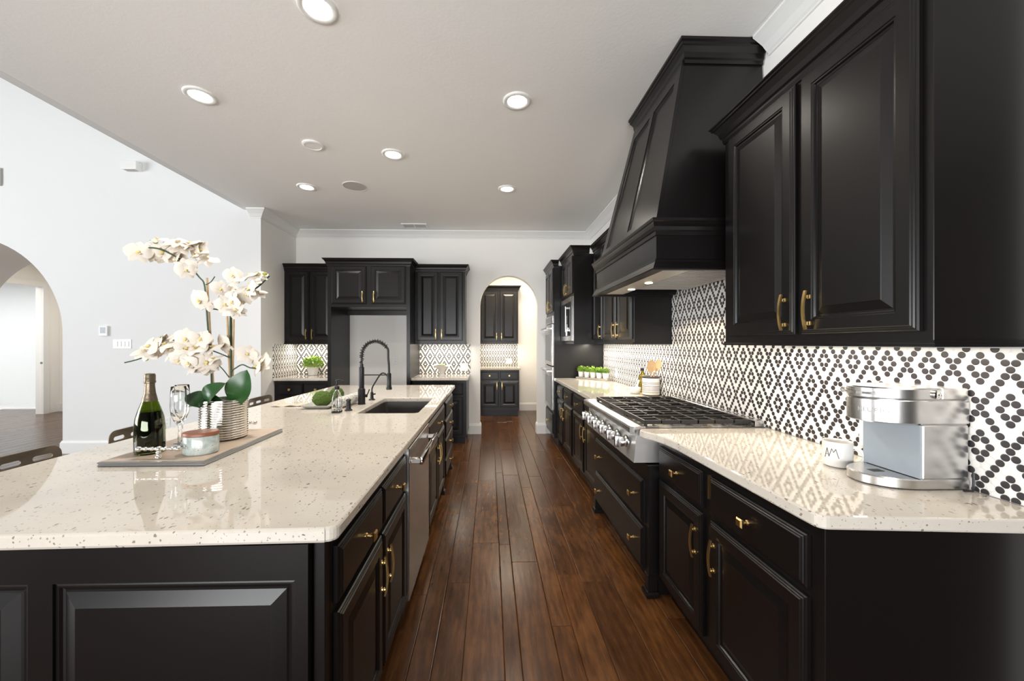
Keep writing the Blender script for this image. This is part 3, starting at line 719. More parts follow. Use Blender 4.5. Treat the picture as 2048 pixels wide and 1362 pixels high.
for u0, u1 in ((.085, .46), (.54, .915)):
    lo = [[hq(a, b, h) for a, b in ((u0+i, .075+i*.7), (u1-i, .075+i*.7), (u1-i, .90-i*.7), (u0+i, .90-i*.7))] for i, h in ((.001, .001), (.001, .016), (.010, .014), (.020, .008), (.024, .006))]
    MB().loft(lo).build('front_panel', M['cab'], t)
MB().mold([(XB, 2.124), (1.104, 2.124), (1.104, 2.836), (XB, 2.836)], [(0, 2.955), (.010, 2.955), (.010, 2.975), (.018, 2.982), (.020, 3.01), (.034, 3.035), (.040, 3.042), (.040, 3.055), (.048, 3.062), (.048, 3.077), (0, 3.077)], -1).build('crown_moulding', M['cab'], t)
MB().box(.956, XB, hy0+.051, hy1-.051, 1.83, 1.845).box(.956, 1.10, hy0+.051, hy1-.051, 1.786, 1.83).build('liner', M['liner'], t)
MB().box(1.105, 1.53, hy0+.06, hy1-.06, 1.826, 1.8295).build('filter_gap_shade', M['dark'], t)  # dark plate put in as the shade between the baffle bars
for i, y in enumerate((2.10, 2.38, 2.66)):
    g = MB()
    for k in range(6): g.box(1.115, 1.50, y+.014+k*.045, y+.030+k*.045, 1.798, 1.806)
    g.box(1.104, 1.115, y, y+.27, 1.796, 1.829); g.box(1.50, 1.511, y, y+.27, 1.796, 1.829)
    g.build('baffle_filter', M['baffle'], t)
for y in (2.52, 2.83):
    o = MB().lathe([(.024, 1.7855), (.024, 1.7835), (.020, 1.7825), (.002, 1.7825)], (1.06, y), 20).build('hood_lamp', M['hoodlamp'], t, smooth=40)
    l = bpy.data.lights.new('hood_lamp_glow', 'SPOT'); l.energy = 6; l.color = (1, .82, .58); l.spot_size = 2.4; l.shadow_soft_size = .03
    q = bpy.data.objects.new('hood_lamp_glow', l); C.objects.link(q); q.location = (1.06, y, 1.775); q.parent = t

# ------------------------------------------------------------------ ceiling fixtures
LP = [(-.867, 1.952, 'bright recessed ceiling light nearest the camera, cut by the top of the photo'), (-1.977, 2.667, 'recessed ceiling light nearest the top left, above the white living wall'),
      (.192, 2.668, 'recessed ceiling light over the aisle, beside the range hood'), (-.865, 3.453, 'recessed ceiling light in the middle row, between the round sensor and the hood'),
      (-1.982, 4.20, 'small recessed ceiling light left of the round ceiling speaker'), (.192, 4.19, 'small recessed ceiling light over the far end of the aisle')]
first = None
for x, y, lab in LP:
    if first is None:
        first = thing('recessed_light', lab, 'ceiling light', (x, y, CZ), 0, 'recessed lights in the kitchen ceiling')
        MB().loft([[(r*math.cos(a*PI/16), r*math.sin(a*PI/16), z) for a in range(32)] for r, z in ((.098, -.0005), (.096, -.008), (.088, -.012), (.070, -.010), (.064, -.0015))], False, False).build('trim_ring', M['trim'], first, smooth=50)
        MB().lathe([(.066, -.001), (.066, -.006), (.002, -.007)], seg=32).build('lens', M['lamp'], first, smooth=40)
        l = bpy.data.lights.new('recessed_glow', 'SPOT'); l.energy = 40; l.color = (1, .92, .82); l.spot_size = 2.5; l.spot_blend = .8; l.shadow_soft_size = .07
        q = bpy.data.objects.new('recessed_glow', l); C.objects.link(q); q.location = (0, 0, -.02); q.parent = first
    else: copy_tree(first, (x, y, CZ), lab)
t = thing('ceiling_sensor', 'small round white ceiling cover left of the middle recessed light', 'ceiling cover', (-1.506, 3.306, CZ))
MB().lathe([(.085, -.001), (.085, -.010), (.075, -.016), (.068, -.016), (.066, -.012), (.002, -.012)], seg=32).build('cover', M['ceil'], t, smooth=40)
t = thing('ceiling_speaker', 'round grey ceiling speaker grille right of the small recessed light', 'speaker', (-1.451, 4.167, CZ))
MB().lathe([(.128, -.001), (.128, -.006), (.121, -.008), (.120, -.004)], seg=36, cap1=False).build('rim', M['trim'], t, smooth=40)
MB().lathe([(.119, -.001), (.119, -.006), (.002, -.006)], seg=36).build('grille', M['speaker'], t, smooth=40)
t = thing('air_vent', 'white rectangular air vent in the ceiling near the back wall', 'vent', (-1.074, 5.545, CZ))
MB().box(-.18, .18, -.10, -.075, -.012, -.001).box(-.18, .18, .075, .10, -.012, -.001).box(-.18, -.155, -.075, .075, -.012, -.001).box(.155, .18, -.075, .075, -.012, -.001).box(-.008, .008, -.075, .075, -.012, -.001).build('frame', M['trim'], t)
MB().box(-.154, -.009, -.074, .074, -.004, -.001).box(.009, .154, -.074, .074, -.004, -.001).build('duct', M['dark'], t)
g = MB()
for k in range(7):
    for x0, x1 in ((-.154, -.009), (.009, .154)): g.box(x0, x1, -.068+k*.021, -.060+k*.021, -.011, -.005)
g.build('louvers', M['speaker'], t)

# ------------------------------------------------------------------ wall plates
def outlet(label, loc, rz, w=.072, n=1, kind='outlet'):
    t = thing('wall_outlet' if kind == 'outlet' else 'light_switch', label, kind, loc, rz)
    MB().box(-w/2, w/2, -.006, -.0005, -.058, .058, .002, 2).build('cover_plate', M['white_plastic'], t)
    for i in range(n):
        cx = (i-(n-1)/2)*.046
        if kind == 'outlet':
            for cz in (-.02, .02):
                o = MB().box(cx-.016, cx+.016, -.008, -.0062, cz-.014, cz+.014, .001, 1).build('receptacle', M['white_plastic'], t)
                MB().box(cx-.007, cx-.005, -.0085, -.0081, cz-.004, cz+.006).box(cx+.005, cx+.007, -.0085, -.0081, cz-.004, cz+.006).build('slots', M['dark'], o)
        else: MB().box(cx-.016, cx+.016, -.010, -.0062, -.033, .033, .002, 1).build('rocker', M['white_plastic'], t)
    return t
outlet('white wall outlet inside the empty fridge opening', (-1.426, YB, 1.125), 0)
outlet('white double switch plate on the tile beside the arch', (-.385, YB-.0075, 1.02), 0, .118, 2, 'light switch')
outlet('white outlet on the tile near the herb planter', (1.5425, 4.60, 1.022), -PI/2)
outlet('white outlet on the tile behind the coffee maker', (1.5425, 1.515, 1.02), -PI/2)
o = outlet('white outlet on the pantry tile through the arch', (.40, 7.8425, 1.015), 0, .118, 1)
outlet('wide white four-gang switch plate on the living wall', (-4.627, YL, 1.374), 0, .225, 4, 'light switch')
outlet('low white outlet on the living wall behind the champagne flutes', (-4.075, YL, .39), 0)
t = thing('thermostat', 'small white thermostat with grey screen above the switch plate', 'thermostat', (-4.845, YL, 1.537))
MB().box(-.052, .052, -.024, -.0005, -.063, .063, .006, 2).build('case', M['white_plastic'], t)
MB().box(-.036, .030, -.0255, -.0241, -.030, .048).build('screen', M['grey_plastic'], t)
t = thing('motion_sensor', 'white box-shaped sensor high on the living wall', 'sensor', (-4.47, YL, 3.59))
MB().box(-.10, .09, -.09, -.0005, -.045, .06, .006, 2).build('case', M['white_plastic'], t)
MB().box(-.07, .06, -.08, -.02, -.0475, -.0452).build('lens_strip', M['speaker'], t)
t = thing('wall_panel', 'white square framed panel high on the living wall, cut by the left edge', 'wall panel', (-6.30, YL, 3.46))
MB().box(-.21, .21, -.02, -.0005, -.11, .11, .004, 1).build('frame', M['greytray'], t)
MB().box(-.195, .195, -.024, -.0202, -.095, .095, .003, 1).build('cover', M['white_plastic'], t)

# ------------------------------------------------------------------ coffee maker and mug
t = thing('coffee_maker', 'brushed stainless coffee maker with a grey cup bay on the near right countertop', 'coffee maker', (1.383, 1.281, .9145), 0)
RW = .095
def dplan(r, xb, x1, n=18, inset=0):     # semicircle front toward -X, square back
    return [( -(r-inset)*1.37*math.cos(-PI/2+PI*i/n)+xb, (r-inset)*math.sin(-PI/2+PI*i/n)) for i in range(n+1)]+[(x1, r-inset), (x1, -(r-inset))]
def dsol(z0, z1, r=RW, xb=0, x1=.155, e=.004):
    return MB().loft([[(x, y, z0) for x, y in dplan(r, xb, x1, inset=e)], [(x, y, z0+e) for x, y in dplan(r, xb, x1)], [(x, y, z1-e) for x, y in dplan(r, xb, x1)], [(x, y, z1) for x, y in dplan(r, xb, x1, inset=e)]])
dsol(0, .034).build('base', M['steel'], t, smooth=30)
MB().box(.002, .155, -RW, RW, .0345, .2085, .004, 1).build('tower', M['steel'], t)
MB().box(-.006, .0015, -RW+.002, RW-.002, .036, .207).build('cavity_back', M['grey_plastic'], t)
dsol(.209, .288).build('brew_head', M['steel'], t, smooth=30)
dsol(.2885, .326, x1=.065).build('lid', M['steel'], t, smooth=30)
MB().box(.066, .155, -RW, RW, .2885, .326, .004, 1).build('water_tank_cover', M['steel'], t)
MB().tube([(-.139*math.cos(a), .101*math.sin(a), .306) for a in [(-1.0+2.0*i/12) for i in range(13)]], 0, sq=(.012, .008)).build('lid_handle', M['chrome'], t)
MB().lathe([(.014, 0), (.014, .006), (.011, .008), (.002, .008)], seg=20, mat=Matrix.Translation((.045, -RW, .306)) @ Matrix.Rotation(PI/2, 4, 'X')).build('hinge_cap', M['chrome'], t, smooth=40)
MB().box(-.075, -.035, -.012, .012, .0342, .0348).build('drip_slot', M['dark'], t)
MB().tube([(.120, -.108, .004), (.145, -.112, .004), (.150, -.110, .03), (.152, -.108, .06)], .0035, 6).build('power_cord', M['black'], t, smooth=40)
fc = bpy.data.curves.new('logo_text', 'FONT'); fc.body = 'KEURIG'; fc.size = .021; fc.align_x = 'CENTER'; fc.extrude = .0003
fo = bpy.data.objects.new('logo_text', fc); C.objects.link(fo)
dg = bpy.context.evaluated_depsgraph_get(); me = bpy.data.meshes.new_from_object(fo.evaluated_get(dg)); C.objects.unlink(fo); bpy.data.objects.remove(fo)
for v in me.vertices:
    a = -v.co.x/RW-.5; r = RW+.0005+v.co.z
    v.co = Vector((-r*1.37*math.cos(a), r*math.sin(a), .243+v.co.y))
me.materials.clear(); me.materials.append(M['greytray']); link('lettering', me, t)
t = thing('mug', 'white mug with handwritten black letters beside the coffee maker', 'mug', (1.338, 1.436, .9145), .0)
MB().lathe([(.038, 0), (.044, .004), (.046, .015), (.0465, .093), (.0455, .096), (.044, .095), (.043, .090), (.042, .012), (.03, .007), (.002, .007)], seg=36).build('cup', M['ceramic'], t, smooth=40)
ha = -.95
MB().tube([(math.cos(ha)*(.044+.032*math.sin(a)), math.sin(ha)*(.044+.032*math.sin(a)), .05+.029*math.cos(a)) for a in [PI*i/12 for i in range(13)]], .0058, 10).build('handle', M['ceramic'], t, smooth=60)
lm = MB()
def onmug(s, z): a = -2.85+s/.047; return (.0469*math.cos(a), .0469*math.sin(a), z)
for st in ([(-.016, .034), (-.0075, .072), (-.001, .040)], [(-.013, .048), (-.004, .049)], [(-.001, .040), (.008, .071), (.014, .058), (.020, .071), (.029, .037)]):
    pts = []
    for (s0, z0), (s1, z1) in zip(st, st[1:]): pts += [onmug(s0+(s1-s0)*k/6, z0+(z1-z0)*k/6) for k in range(7)]
    lm.tube(pts, .0009, 5)
lm.build('lettering', M['ink'], t)

# ------------------------------------------------------------------ far right counter items
t = thing('herb_tray', 'low grey wooden tray under the row of potted herbs', 'tray', (1.335, 4.90, .9145), -.92)
HL = .245
MB().box(-HL, HL, -.05, .05, 0, .022, .003, 1).build('tray_board', M['greywood'], t)
def tufts(n, r, h, z0, leaf, seed, up=.5):
    rr = random.Random(seed); mb = MB(); bm = mb.bm
    for i in range(n):
        a = rr.random()*2*PI; q = r*math.sqrt(rr.random()); zz = z0+h*rr.random()*(1-.5*(q/r)**2)
        p = Vector((q*math.cos(a), q*math.sin(a), zz))
        d = Vector((math.cos(a)*rr.random(), math.sin(a)*rr.random(), up*rr.random()+.1)).normalized(); d = (d+Vector((rr.uniform(-.6, .6), rr.uniform(-.6, .6), 0))).normalized()
        s = d.cross(Vector((0, 0, 1))); s = s.normalized() if s.length > .01 else Vector((1, 0, 0)); u = s.cross(d)
        L = leaf*(.7+.6*rr.random()); w = L*.32
        pts = [p, p+d*L*.4+s*w+u*.1*L, p+d*L, p+d*L*.4-s*w+u*.1*L, p+d*L*.5-u*.05*L]
        v = [bm.verts.new(x) for x in pts]
        bm.faces.new((v[0], v[1], v[4])); bm.faces.new((v[1], v[2], v[4])); bm.faces.new((v[2], v[3], v[4])); bm.faces.new((v[3], v[0], v[4]))
    for k in range(8):
        a = 2*PI*k/8; mb.tube([(0, 0, z0-.02), (r*.3*math.cos(a), r*.3*math.sin(a), z0+h*.4), (r*.65*math.cos(a), r*.65*math.sin(a), z0+h*.7)], .0012, 4)
    return mb
ca, sa = math.cos(-.92), math.sin(-.92)
labs = ['potted herb at the far left end of the grey tray, beside the oven tower panel', 'second potted herb from the oven tower end of the grey tray', 'potted herb in the middle of the grey tray',
        'second potted herb from the tile end of the grey tray', 'potted herb nearest the tile wall, with bluish green leaves']
for i in range(5):
    s = -.192+i*.096
    t = thing('potted_herb', labs[i], 'plant', (1.335+s*ca, 4.90+s*sa, .937), 0, 'potted herbs on the grey tray')
    MB().lathe([(.030, 0), (.033, .004), (.039, .07), (.038, .073), (.034, .071), (.033, .06), (.002, .058)], seg=20).build('pot', M['ceramic'], t, smooth=40)
    tufts(190, .043, .075, .068, .022, i+3).build('foliage', M['green'], t)
    if i in (1, 3, 4): tufts(70, .041, .04, .068, .022, i+30).build('lower_foliage', M['green2'], t)
t = thing('utensil_crock', 'white crock with dark stripes holding two wooden spoons', 'crock', (1.463, 3.43, .9145))
MB().lathe([(.068, 0), (.073, .004), (.075, .02), (.075, .168), (.073, .172), (.069, .170), (.068, .02), (.002, .015)], seg=40).build('vessel', M['crock'], t, smooth=40)
def spoon(label, base, tip, face, bw):
    base, tip = Vector(base), Vector(tip); ax = (tip-base).normalized()
    o = thing('wooden_spoon', label, 'spoon', base)
    L = (tip-base).length; s = ax.cross(Vector(face)).normalized(); f = s.cross(ax)
    MB().tube([Vector(), ax*(L-.08)], .0055, 8).build('spoon_handle', M['woodlight'], o, smooth=40)
    loops = []
    for k in range(11):
        q = -1+2*k/10; w = bw*math.sqrt(max(0.02, 1-q*q)); c = ax*(L-.058+.058*q)
        loops.append([c+s*w*math.cos(a)+f*(.010*math.sin(a) if math.sin(a) < 0 else -.004*math.sin(a)*math.sqrt(max(0, 1-q*q)))-f*.002 for a in [2*PI*j/16 for j in range(16)]])
    MB().loft(loops).build('spoon_bowl', M['woodlight'], o, smooth=60)
spoon('light wooden spoon facing forward in the striped crock', (1.448, 3.40, .935), (1.438, 3.36, 1.235), (0, -1, .2), .040)
spoon('wooden spoon leaning right in the striped crock, seen partly edge-on', (1.438, 3.43, .935), (1.507, 3.35, 1.240), (-1, -.9, .25), .034)
t = thing('glass_bottle', 'dark-capped amber glass bottle standing behind the striped crock', 'bottle', (1.462, 3.62, .9145))
MB().lathe([(.034, 0), (.036, .004), (.036, .17), (.030, .20), (.0145, .222), (.0135, .25), (.002, .25)], seg=24).build('glass_body', M['oilglass'], t, smooth=40)
MB().lathe([(.0155, .2505), (.016, .253), (.016, .283), (.002, .285)], seg=20).build('cap', M['black'], t, smooth=40)
t.scale = (1, 1, .82)
t = thing('mortar', 'small white mortar bowl beside the striped crock', 'mortar', (1.355, 3.53, .9145))
MB().lathe([(.030, 0), (.034, .003), (.036, .008), (.050, .028), (.056, .055), (.055, .058), (.051, .056), (.045, .03), (.03, .014), (.002, .011)], seg=32).build('bowl', M['ceramic'], t, smooth=50)
t = thing('pestle', 'white pestle leaning in the small mortar', 'pestle', (1.350, 3.53, .942))
MB().tube([(0, 0, 0), (.006, 0, .012), (.016, 0, .034), (.032, 0, .068), (.042, 0, .092), (.046, 0, .100)], [.009, .014, .009, .0075, .009, .004], 12).build('rod', M['ceramic'], t, smooth=60)
# back counters
t = thing('potted_plant', 'leafy green plant in a round white pot on the back left counter', 'plant', (-2.58, 5.66, .9145))
MB().lathe([(.055, 0), (.060, .004), (.076, .085), (.080, .12), (.077, .122), (.073, .118), (.07, .10), (.002, .098)], seg=32).build('pot', M['ceramic'], t, smooth=40)
tufts(620, .13, .175, .115, .034, 77).build('foliage', M['green'], t)
t = thing('footed_bowl', 'small white footed bowl with a wavy rim on the counter beside the arch', 'bowl', (-.69, 5.57, .9145))
loops = []
for r, z, wv in ((.05, 0, 0), (.05, .006, 0), (.032, .02, 0), (.036, .05, 0), (.055, .09, .1), (.10, .135, .5), (.135, .15, 1), (.13, .152, 1), (.095, .14, .5), (.05, .10, .1), (.002, .085, 0)):
    loops.append([(r*math.cos(a), r*math.sin(a), z+.014*wv*math.sin(3*a+.6)) for a in [2*PI*i/36 for i in range(36)]])
MB().loft(loops).build('bowl_body', M['ceramic'], t, smooth=60)
MB().ball((-.01, 0, .148), .035, 12, (1.4, 1, .6)).build('green_filling', M['green'], t, smooth=80)

# ------------------------------------------------------------------ island serving tray and what stands on it
t = thing('serving_board', 'long washed wood serving board with beaded metal handles on the island', 'serving board', (-1.293, 1.775, .9145))
MB().box(-.192, .192, -.272, .272, .008, .0195, .001, 1).build('wood_top', M['board'], t)
MB().mold([(-.19, -.27), (.19, -.27), (.19, .27), (-.19, .27)], [(0, .0005), (.008, .0005), (.010, .003), (.008, .006), (.0065, .0085), (.009, .011), (.010, .0135), (.008, .017), (0, .0195)], 1, closed=True).box(-.189, .189, -.269, .269, .0005, .0075).build('metal_edge', M['pewter'], t, smooth=40)
def bead_handle(y):
    h = MB(); z = .058
    for i in range(13):
        x = -.075+.0125*i; r = .0085 if i % 2 == 0 else .006
        if i in (0, 12): r = .011
        if i == 6: r = .011
        h.ball((x, y, z), r, 10)
    for zz, r in ((.024, .011), (.034, .008), (.043, .009)): h.ball((0, y, zz), r, 10)
    return h
for y in (-.245, .245): bead_handle(y).build('handle', M['chrome'], t, smooth=60)
ZT = .9345
t = thing('champagne_bottle', 'dark green champagne bottle with gold foil neck on the serving board', 'bottle', (-1.40, 1.615, ZT))
outer = [(.030, .006), (.044, .0), (.0485, .004), (.0495, .012), (.050, .07), (.0495, .11), (.046, .145), (.037, .180), (.026, .213), (.0185, .245), (.0158, .275), (.0155, .285)]
MB().lathe(outer+[(.0135, .285), (.0140, .272), (.0165, .243), (.024, .211), (.035, .178), (.044, .143), (.0475, .11), (.048, .07), (.0475, .014), (.040, .008), (.002, .012)], seg=40, cap0=True).build('glass_body', M['bottleglass'], t, smooth=60)
MB().lathe([(.002, .0125), (.038, .009), (.0468, .0145), (.0473, .07), (.0468, .11), (.0433, .143), (.0375, .171), (.002, .171)], seg=32).build('wine', M['wine'], t, smooth=50)
MB().lathe([(.0262, .2135), (.0192, .246), (.0166, .275), (.0166, .286), (.0195, .288), (.0200, .294), (.0185, .297), (.0188, .318), (.0165, .325), (.002, .327)], seg=28, cap0=False).build('foil', M['foil'], t, smooth=40)
MB().lathe([(.0505, 0), (.0505, .0005), (.002, .001)], seg=4).bm.free()
gl = MB().lathe([(.030, .002), (.0305, .0), (.030, .004), (.006, .006), (.0032, .012), (.0030, .085), (.0045, .095), (.016, .112), (.026, .140), (.0295, .175), (.0285, .22), (.0262, .262), (.0254, .2625), (.0275, .22), (.0284, .175), (.0248, .142), (.0145, .116), (.0015, .104)], seg=28, cap1=True).build('glass_vessel', M['glass'], mesh_only=True, smooth=60)
for k, (x, y, lab) in enumerate(((-1.352, 1.70, 'front champagne flute beside the bottle on the serving board'), (-1.388, 1.765, 'champagne flute standing just behind the other flute'))):
    t = thing('champagne_flute', lab, 'glass', (x, y, ZT), 0, 'champagne flutes'); link('glass_vessel', gl, t)
t = thing('candle_jar', 'oval mottled grey-green jar with a wooden lid on the serving board', 'jar', (-1.185, 1.605, ZT), .3)
MB().lathe([(.90, 0), (.98, .004), (1.0, .012), (1.0, .070), (.97, .073)], seg=40, sx=.062, sy=.047).build('jar_body', M['jar'], t, smooth=40)
MB().lathe([(.98, .0735), (1.03, .0755), (1.03, .086), (.99, .089), (.002, .0895)], seg=40, sx=.062, sy=.047).build('jar_lid', M['lidwood'], t, smooth=40)

# orchid
OX, OY = -1.268, 1.862
t = thing('potted_orchid', 'tall white orchid in a ribbed silver pot on the serving board', 'plant', (OX, OY, ZT))
prof = [(.088, 0)]
for i in range(16):
    z = .004+i*.0112; prof += [(.091, z), (.097, z+.003), (.0975, z+.0056), (.097, z+.0082), (.091, z+.0108)]
prof += [(.092, .185), (.088, .186), (.086, .17), (.002, .165)]
MB().lathe(prof, seg=64).build('ribbed_pot', M['potsilver'], t, smooth=50)
MB().lathe([(.0855, .164), (.0855, .168), (.04, .174), (.002, .175)], seg=24).build('soil', M['soil'], t, smooth=60)
def P(x, z, y=0): return Vector((x*1.018-OX, y, z-ZT+.003)) if False else Vector((x-OX, y, z-ZT))
def spline(pts, n=6):
    pts = [Vector(p) for p in pts]; out = []
    for i in range(len(pts)-1):
        a, b, c, d = pts[max(i-1, 0)], pts[i], pts[i+1], pts[min(i+2, len(pts)-1)]
        for k in range(n):
            u = k/n; out.append(.5*((2*b)+(c-a)*u+(2*a-5*b+4*c-d)*u*u+(3*b-a-3*c+d)*u**3))
    return out+[pts[-1]]
SX = 1.017   # the plant stands slightly farther back than the plane its outline was measured in
def Q(x, z, y=0): return Vector((x*SX-OX, y, (z-1.386)*SX+1.386-ZT))
stems = [([(-1.301, 1.105), (-1.308, 1.306), (-1.321, 1.494), (-1.331, 1.651), (-1.354, 1.693), (-1.409, 1.754), (-1.485, 1.802), (-1.542, 1.825), (-1.597, 1.827), (-1.636, 1.829)], .0036, (0, -.02)),
         ([(-1.216, 1.104), (-1.221, 1.306), (-1.225, 1.494), (-1.23, 1.534), (-1.274, 1.543), (-1.324, 1.55), (-1.345, 1.559)], .0036, (.012, .03)),
         ([(-1.210, 1.104), (-1.213, 1.30), (-1.222, 1.50), (-1.205, 1.576), (-1.149, 1.623), (-1.103, 1.659), (-1.059, 1.709)], .0036, (-.012, .04)),
         ([(-1.213, 1.318), (-1.274, 1.346), (-1.311, 1.356), (-1.402, 1.377), (-1.517, 1.353), (-1.583, 1.316), (-1.647, 1.297)], .003, (-.012, -.06)),
         ([(-1.209, 1.252), (-1.184, 1.269), (-1.152, 1.285), (-1.117, 1.271), (-1.071, 1.264)], .003, (-.012, -.02)),
         ([(-1.223, 1.224), (-1.246, 1.264), (-1.269, 1.292)], .0026, (0, -.02)), ([(-1.331, 1.66), (-1.312, 1.672), (-1.296, 1.70)], .0024, (0, .01))]
for pts, r, (ya, yb) in stems:
    n = len(pts); MB().tube(spline([Q(x, z, ya+(yb-ya)*i/(n-1)) for i, (x, z) in enumerate(pts)], 4), r, 7).build('flower_stem', M['stem'], t, smooth=60)
for a, b in (((-1.297, 1.10), (-1.331, 1.693)), ((-1.219, 1.10), (-1.239, 1.541)), ((-1.214, 1.10), (-1.206, 1.614))):
    MB().tube([Q(*a, .008), Q(*b, .008)], .0048, 8).build('stake', M['bamboo'], t, smooth=40)
def leaf(base, tip, w, bend, nrm):
    base, tip, nrm = Vector(base), Vector(tip), Vector(nrm).normalized(); ax = tip-base; L = ax.length; ax.normalize()
    s = ax.cross(nrm).normalized(); f = s.cross(ax); n = 12; lo = []
    for k in range(n+1):
        q = k/n; ww = w*(math.sin(PI*min(1, q*.97+.03))**.6)*(.62+.38*math.sin(PI*q*.85)); c = base+ax*L*q+f*bend*math.sin(PI*q)
        lo.append([c+s*ww*j+f*(abs(j)*.22*ww)+f*e for e, js in ((.0008, (-1, -.5, 0, .5, 1)), (-.0008, (1, .5, 0, -.5, -1))) for j in js])
    return MB().loft(lo)
for a, b, w, bd, nn, y in (((-1.185, 1.09), (-1.122, 1.262), .058, .02, (.15, -1, .1), -.01), ((-1.283, 1.092), (-1.192, 1.205), .047, .035, (-.25, -1, .5), -.05),
                           ((-1.288, 1.092), (-1.366, 1.150), .040, .03, (-.2, -.8, .9), -.05), ((-1.29, 1.09), (-1.352, 1.098), .026, .02, (0, -.5, 1), -.06), ((-1.235, 1.09), (-1.26, 1.15), .022, .015, (.1, -1, .3), -.03)):
    leaf(Q(*a, y), Q(*b, y-.02), w, bd, nn).build('leaf', M['leaf'], t, smooth=60)
def flower_mesh(seed):
    rr = random.Random(seed); mb = MB(); bm = mb.bm
    def petal(ang, L, w, tilt, curl):
        n = 6; rows = []
        for k in range(n+1):
            q = k/n; ww = w*math.sin(PI*(q*.88+.10))**.8; r = .004+L*q; zz = tilt*q*L+curl*L*q*q
            rows.append([(r, ww*j, zz+.18*ww*(1-j*j)+.05*ww*math.sin(5*j+4*q)) for j in (-1, -.5, 0, .5, 1)])
        m = Matrix.Rotation(ang, 3, 'Z')
        vs = [[bm.verts.new(m @ Vector(p)) for p in row] for row in rows]
        for a, b in zip(vs, vs[1:]):
            for i in range(4): bm.faces.new((a[i], a[i+1], b[i+1], b[i]))
    for ang in (0, PI): petal(ang+rr.uniform(-.15, .15)+.15*(1 if ang == 0 else -1), .046, .030, rr.uniform(-.05, .4), -.35)
    for ang in (PI/2, PI*1.5-.62, PI*1.5+.62): petal(ang, .043, .017, rr.uniform(-.2, .2), -.3)
    for a in (-.9, -.3): petal(-PI/2+a+.6, .012, .008, 1.2, .3)
    me = mb.build('flower', M['petal'], mesh_only=True, smooth=70)
    lp = MB().ball((0, -.002, .007), .0055, 8, (1, 1.2, 1.1)).ball((0, -.010, .010), .0038, 8).build('lip', M['lip'], mesh_only=True, smooth=70)
    return me, lp
FM = [flower_mesh(s) for s in range(4)]
FL = [(-1.516, 1.86, 1), (-1.462, 1.855, 1), (-1.391, 1.848, 1), (-1.578, 1.808, 0), (-1.533, 1.815, 0), (-1.462, 1.788, 0), (-1.428, 1.825, 1), (-1.341, 1.785, 1), (-1.408, 1.735, 0),
      (-1.243, 1.648, 1), (-1.26, 1.592, 0), (-1.179, 1.679, 1), (-1.121, 1.703, 1), (-1.1, 1.635, 0), (-1.138, 1.614, 0), (-1.199, 1.596, 0), (-1.165, 1.541, 0), (-1.29, 1.582, 0), (-1.344, 1.585, 0), (-1.229, 1.565, 0),
      (-1.566, 1.346, 0), (-1.519, 1.373, 0), (-1.476, 1.394, 0), (-1.445, 1.38, 1), (-1.395, 1.404, 1), (-1.354, 1.415, 1), (-1.415, 1.356, 0), (-1.354, 1.363, 0), (-1.297, 1.404, 0), (-1.267, 1.366, 1), (-1.395, 1.311, 0), (-1.348, 1.298, 0), (-1.314, 1.275, 0), (-1.29, 1.301, 0),
      (-1.131, 1.335, 0), (-1.09, 1.301, 0), (-1.10, 1.275, 0)]
FL += [(x+R.uniform(-.035, .035), z+R.uniform(-.03, .02), 1-u if R.random() < .5 else u) for x, z, u in FL[:34]]
FL += [(-1.16, 1.325, 1), (-1.12, 1.315, 0), (-1.075, 1.285, 0)]
for i, (x, z, up) in enumerate(FL):
    me, lp = FM[i % 4]; y = R.uniform(-.045, .045)+(-.05 if z < 1.43 and x < -1.25 else 0)
    o = link('flower', me, t, Q(x, z, y)); link('lip', lp, o)
    dirv = Vector((R.uniform(-1.2, 1.0), -1, R.uniform(-.6, .5))) if not up else Vector((R.uniform(-.4, .4), -.45, R.uniform(.7, 1.1)))
    o.rotation_euler = (dirv.to_track_quat('Z', 'Y') @ Matrix.Rotation(R.uniform(-.6, .6), 3, 'Z').to_quaternion()).to_euler()
    s = R.uniform(.85, 1.15); o.scale = (s, s, s)
for x, z in ((-1.605, 1.310), (-1.531, 1.411), (-1.467, 1.425), (-1.418, 1.434), (-1.608, 1.828), (-1.561, 1.857), (-1.094, 1.714), (-1.087, 1.669), (-1.058, 1.712), (-1.640, 1.83)):
    MB().ball(Q(x, z, .0), .0085, 10, (1.35, 1, .95)).build('bud', M['bud'], t, smooth=80)

# ------------------------------------------------------------------ sink-side items
t = thing('kitchen_faucet', 'matte black spring pull-down kitchen faucet at the island sink', 'faucet', (-.985, 2.975, .9145))
MB().lathe([(.030, 0), (.030, .004), (.027, .008), (.027, .115), (.023, .12), (.0195, .125), (.0195, .285), (.013, .288), (.013, .31)], seg=24).build('column', M['black'], t, smooth=40)
ac = [(.0, 0, .31), (.0, 0, .36)]+[(.105-.105*math.cos(a), 0, .375+.112*math.sin(a)) for a in [PI*i/16 for i in range(15)]]+[(.203, 0, .36), (.208, 0, .30), (.210, 0, .235)]
ac = spline(ac, 3)
MB().tube(ac, .0085, 8).build('hose', M['black'], t, smooth=60)
sp = MB(); n = len(ac); acl = ac[:int(n*.80)]; turns = 17; pts = []
for i in range(turns*10+1):
    q = i/(turns*10)*(len(acl)-1.001); k = int(q); p = acl[k].lerp(acl[k+1], q-k); tg = (acl[k+1]-acl[k]).normalized(); u = Vector((0, 1, 0)); v = tg.cross(u).normalized()
    a = 2*PI*i/10; pts.append(p+(u*math.cos(a)+v*math.sin(a))*.0150)
sp.tube(pts, .0032, 5); sp.build('spring', M['black'], t, smooth=60)
MB().lathe([(.019, .112), (.022, .114), (.022, .124), (.018, .135), (.016, .16), (.0165, .232), (.012, .24)], (.210, 0), 20).build('spray_head', M['black'], t, smooth=40)
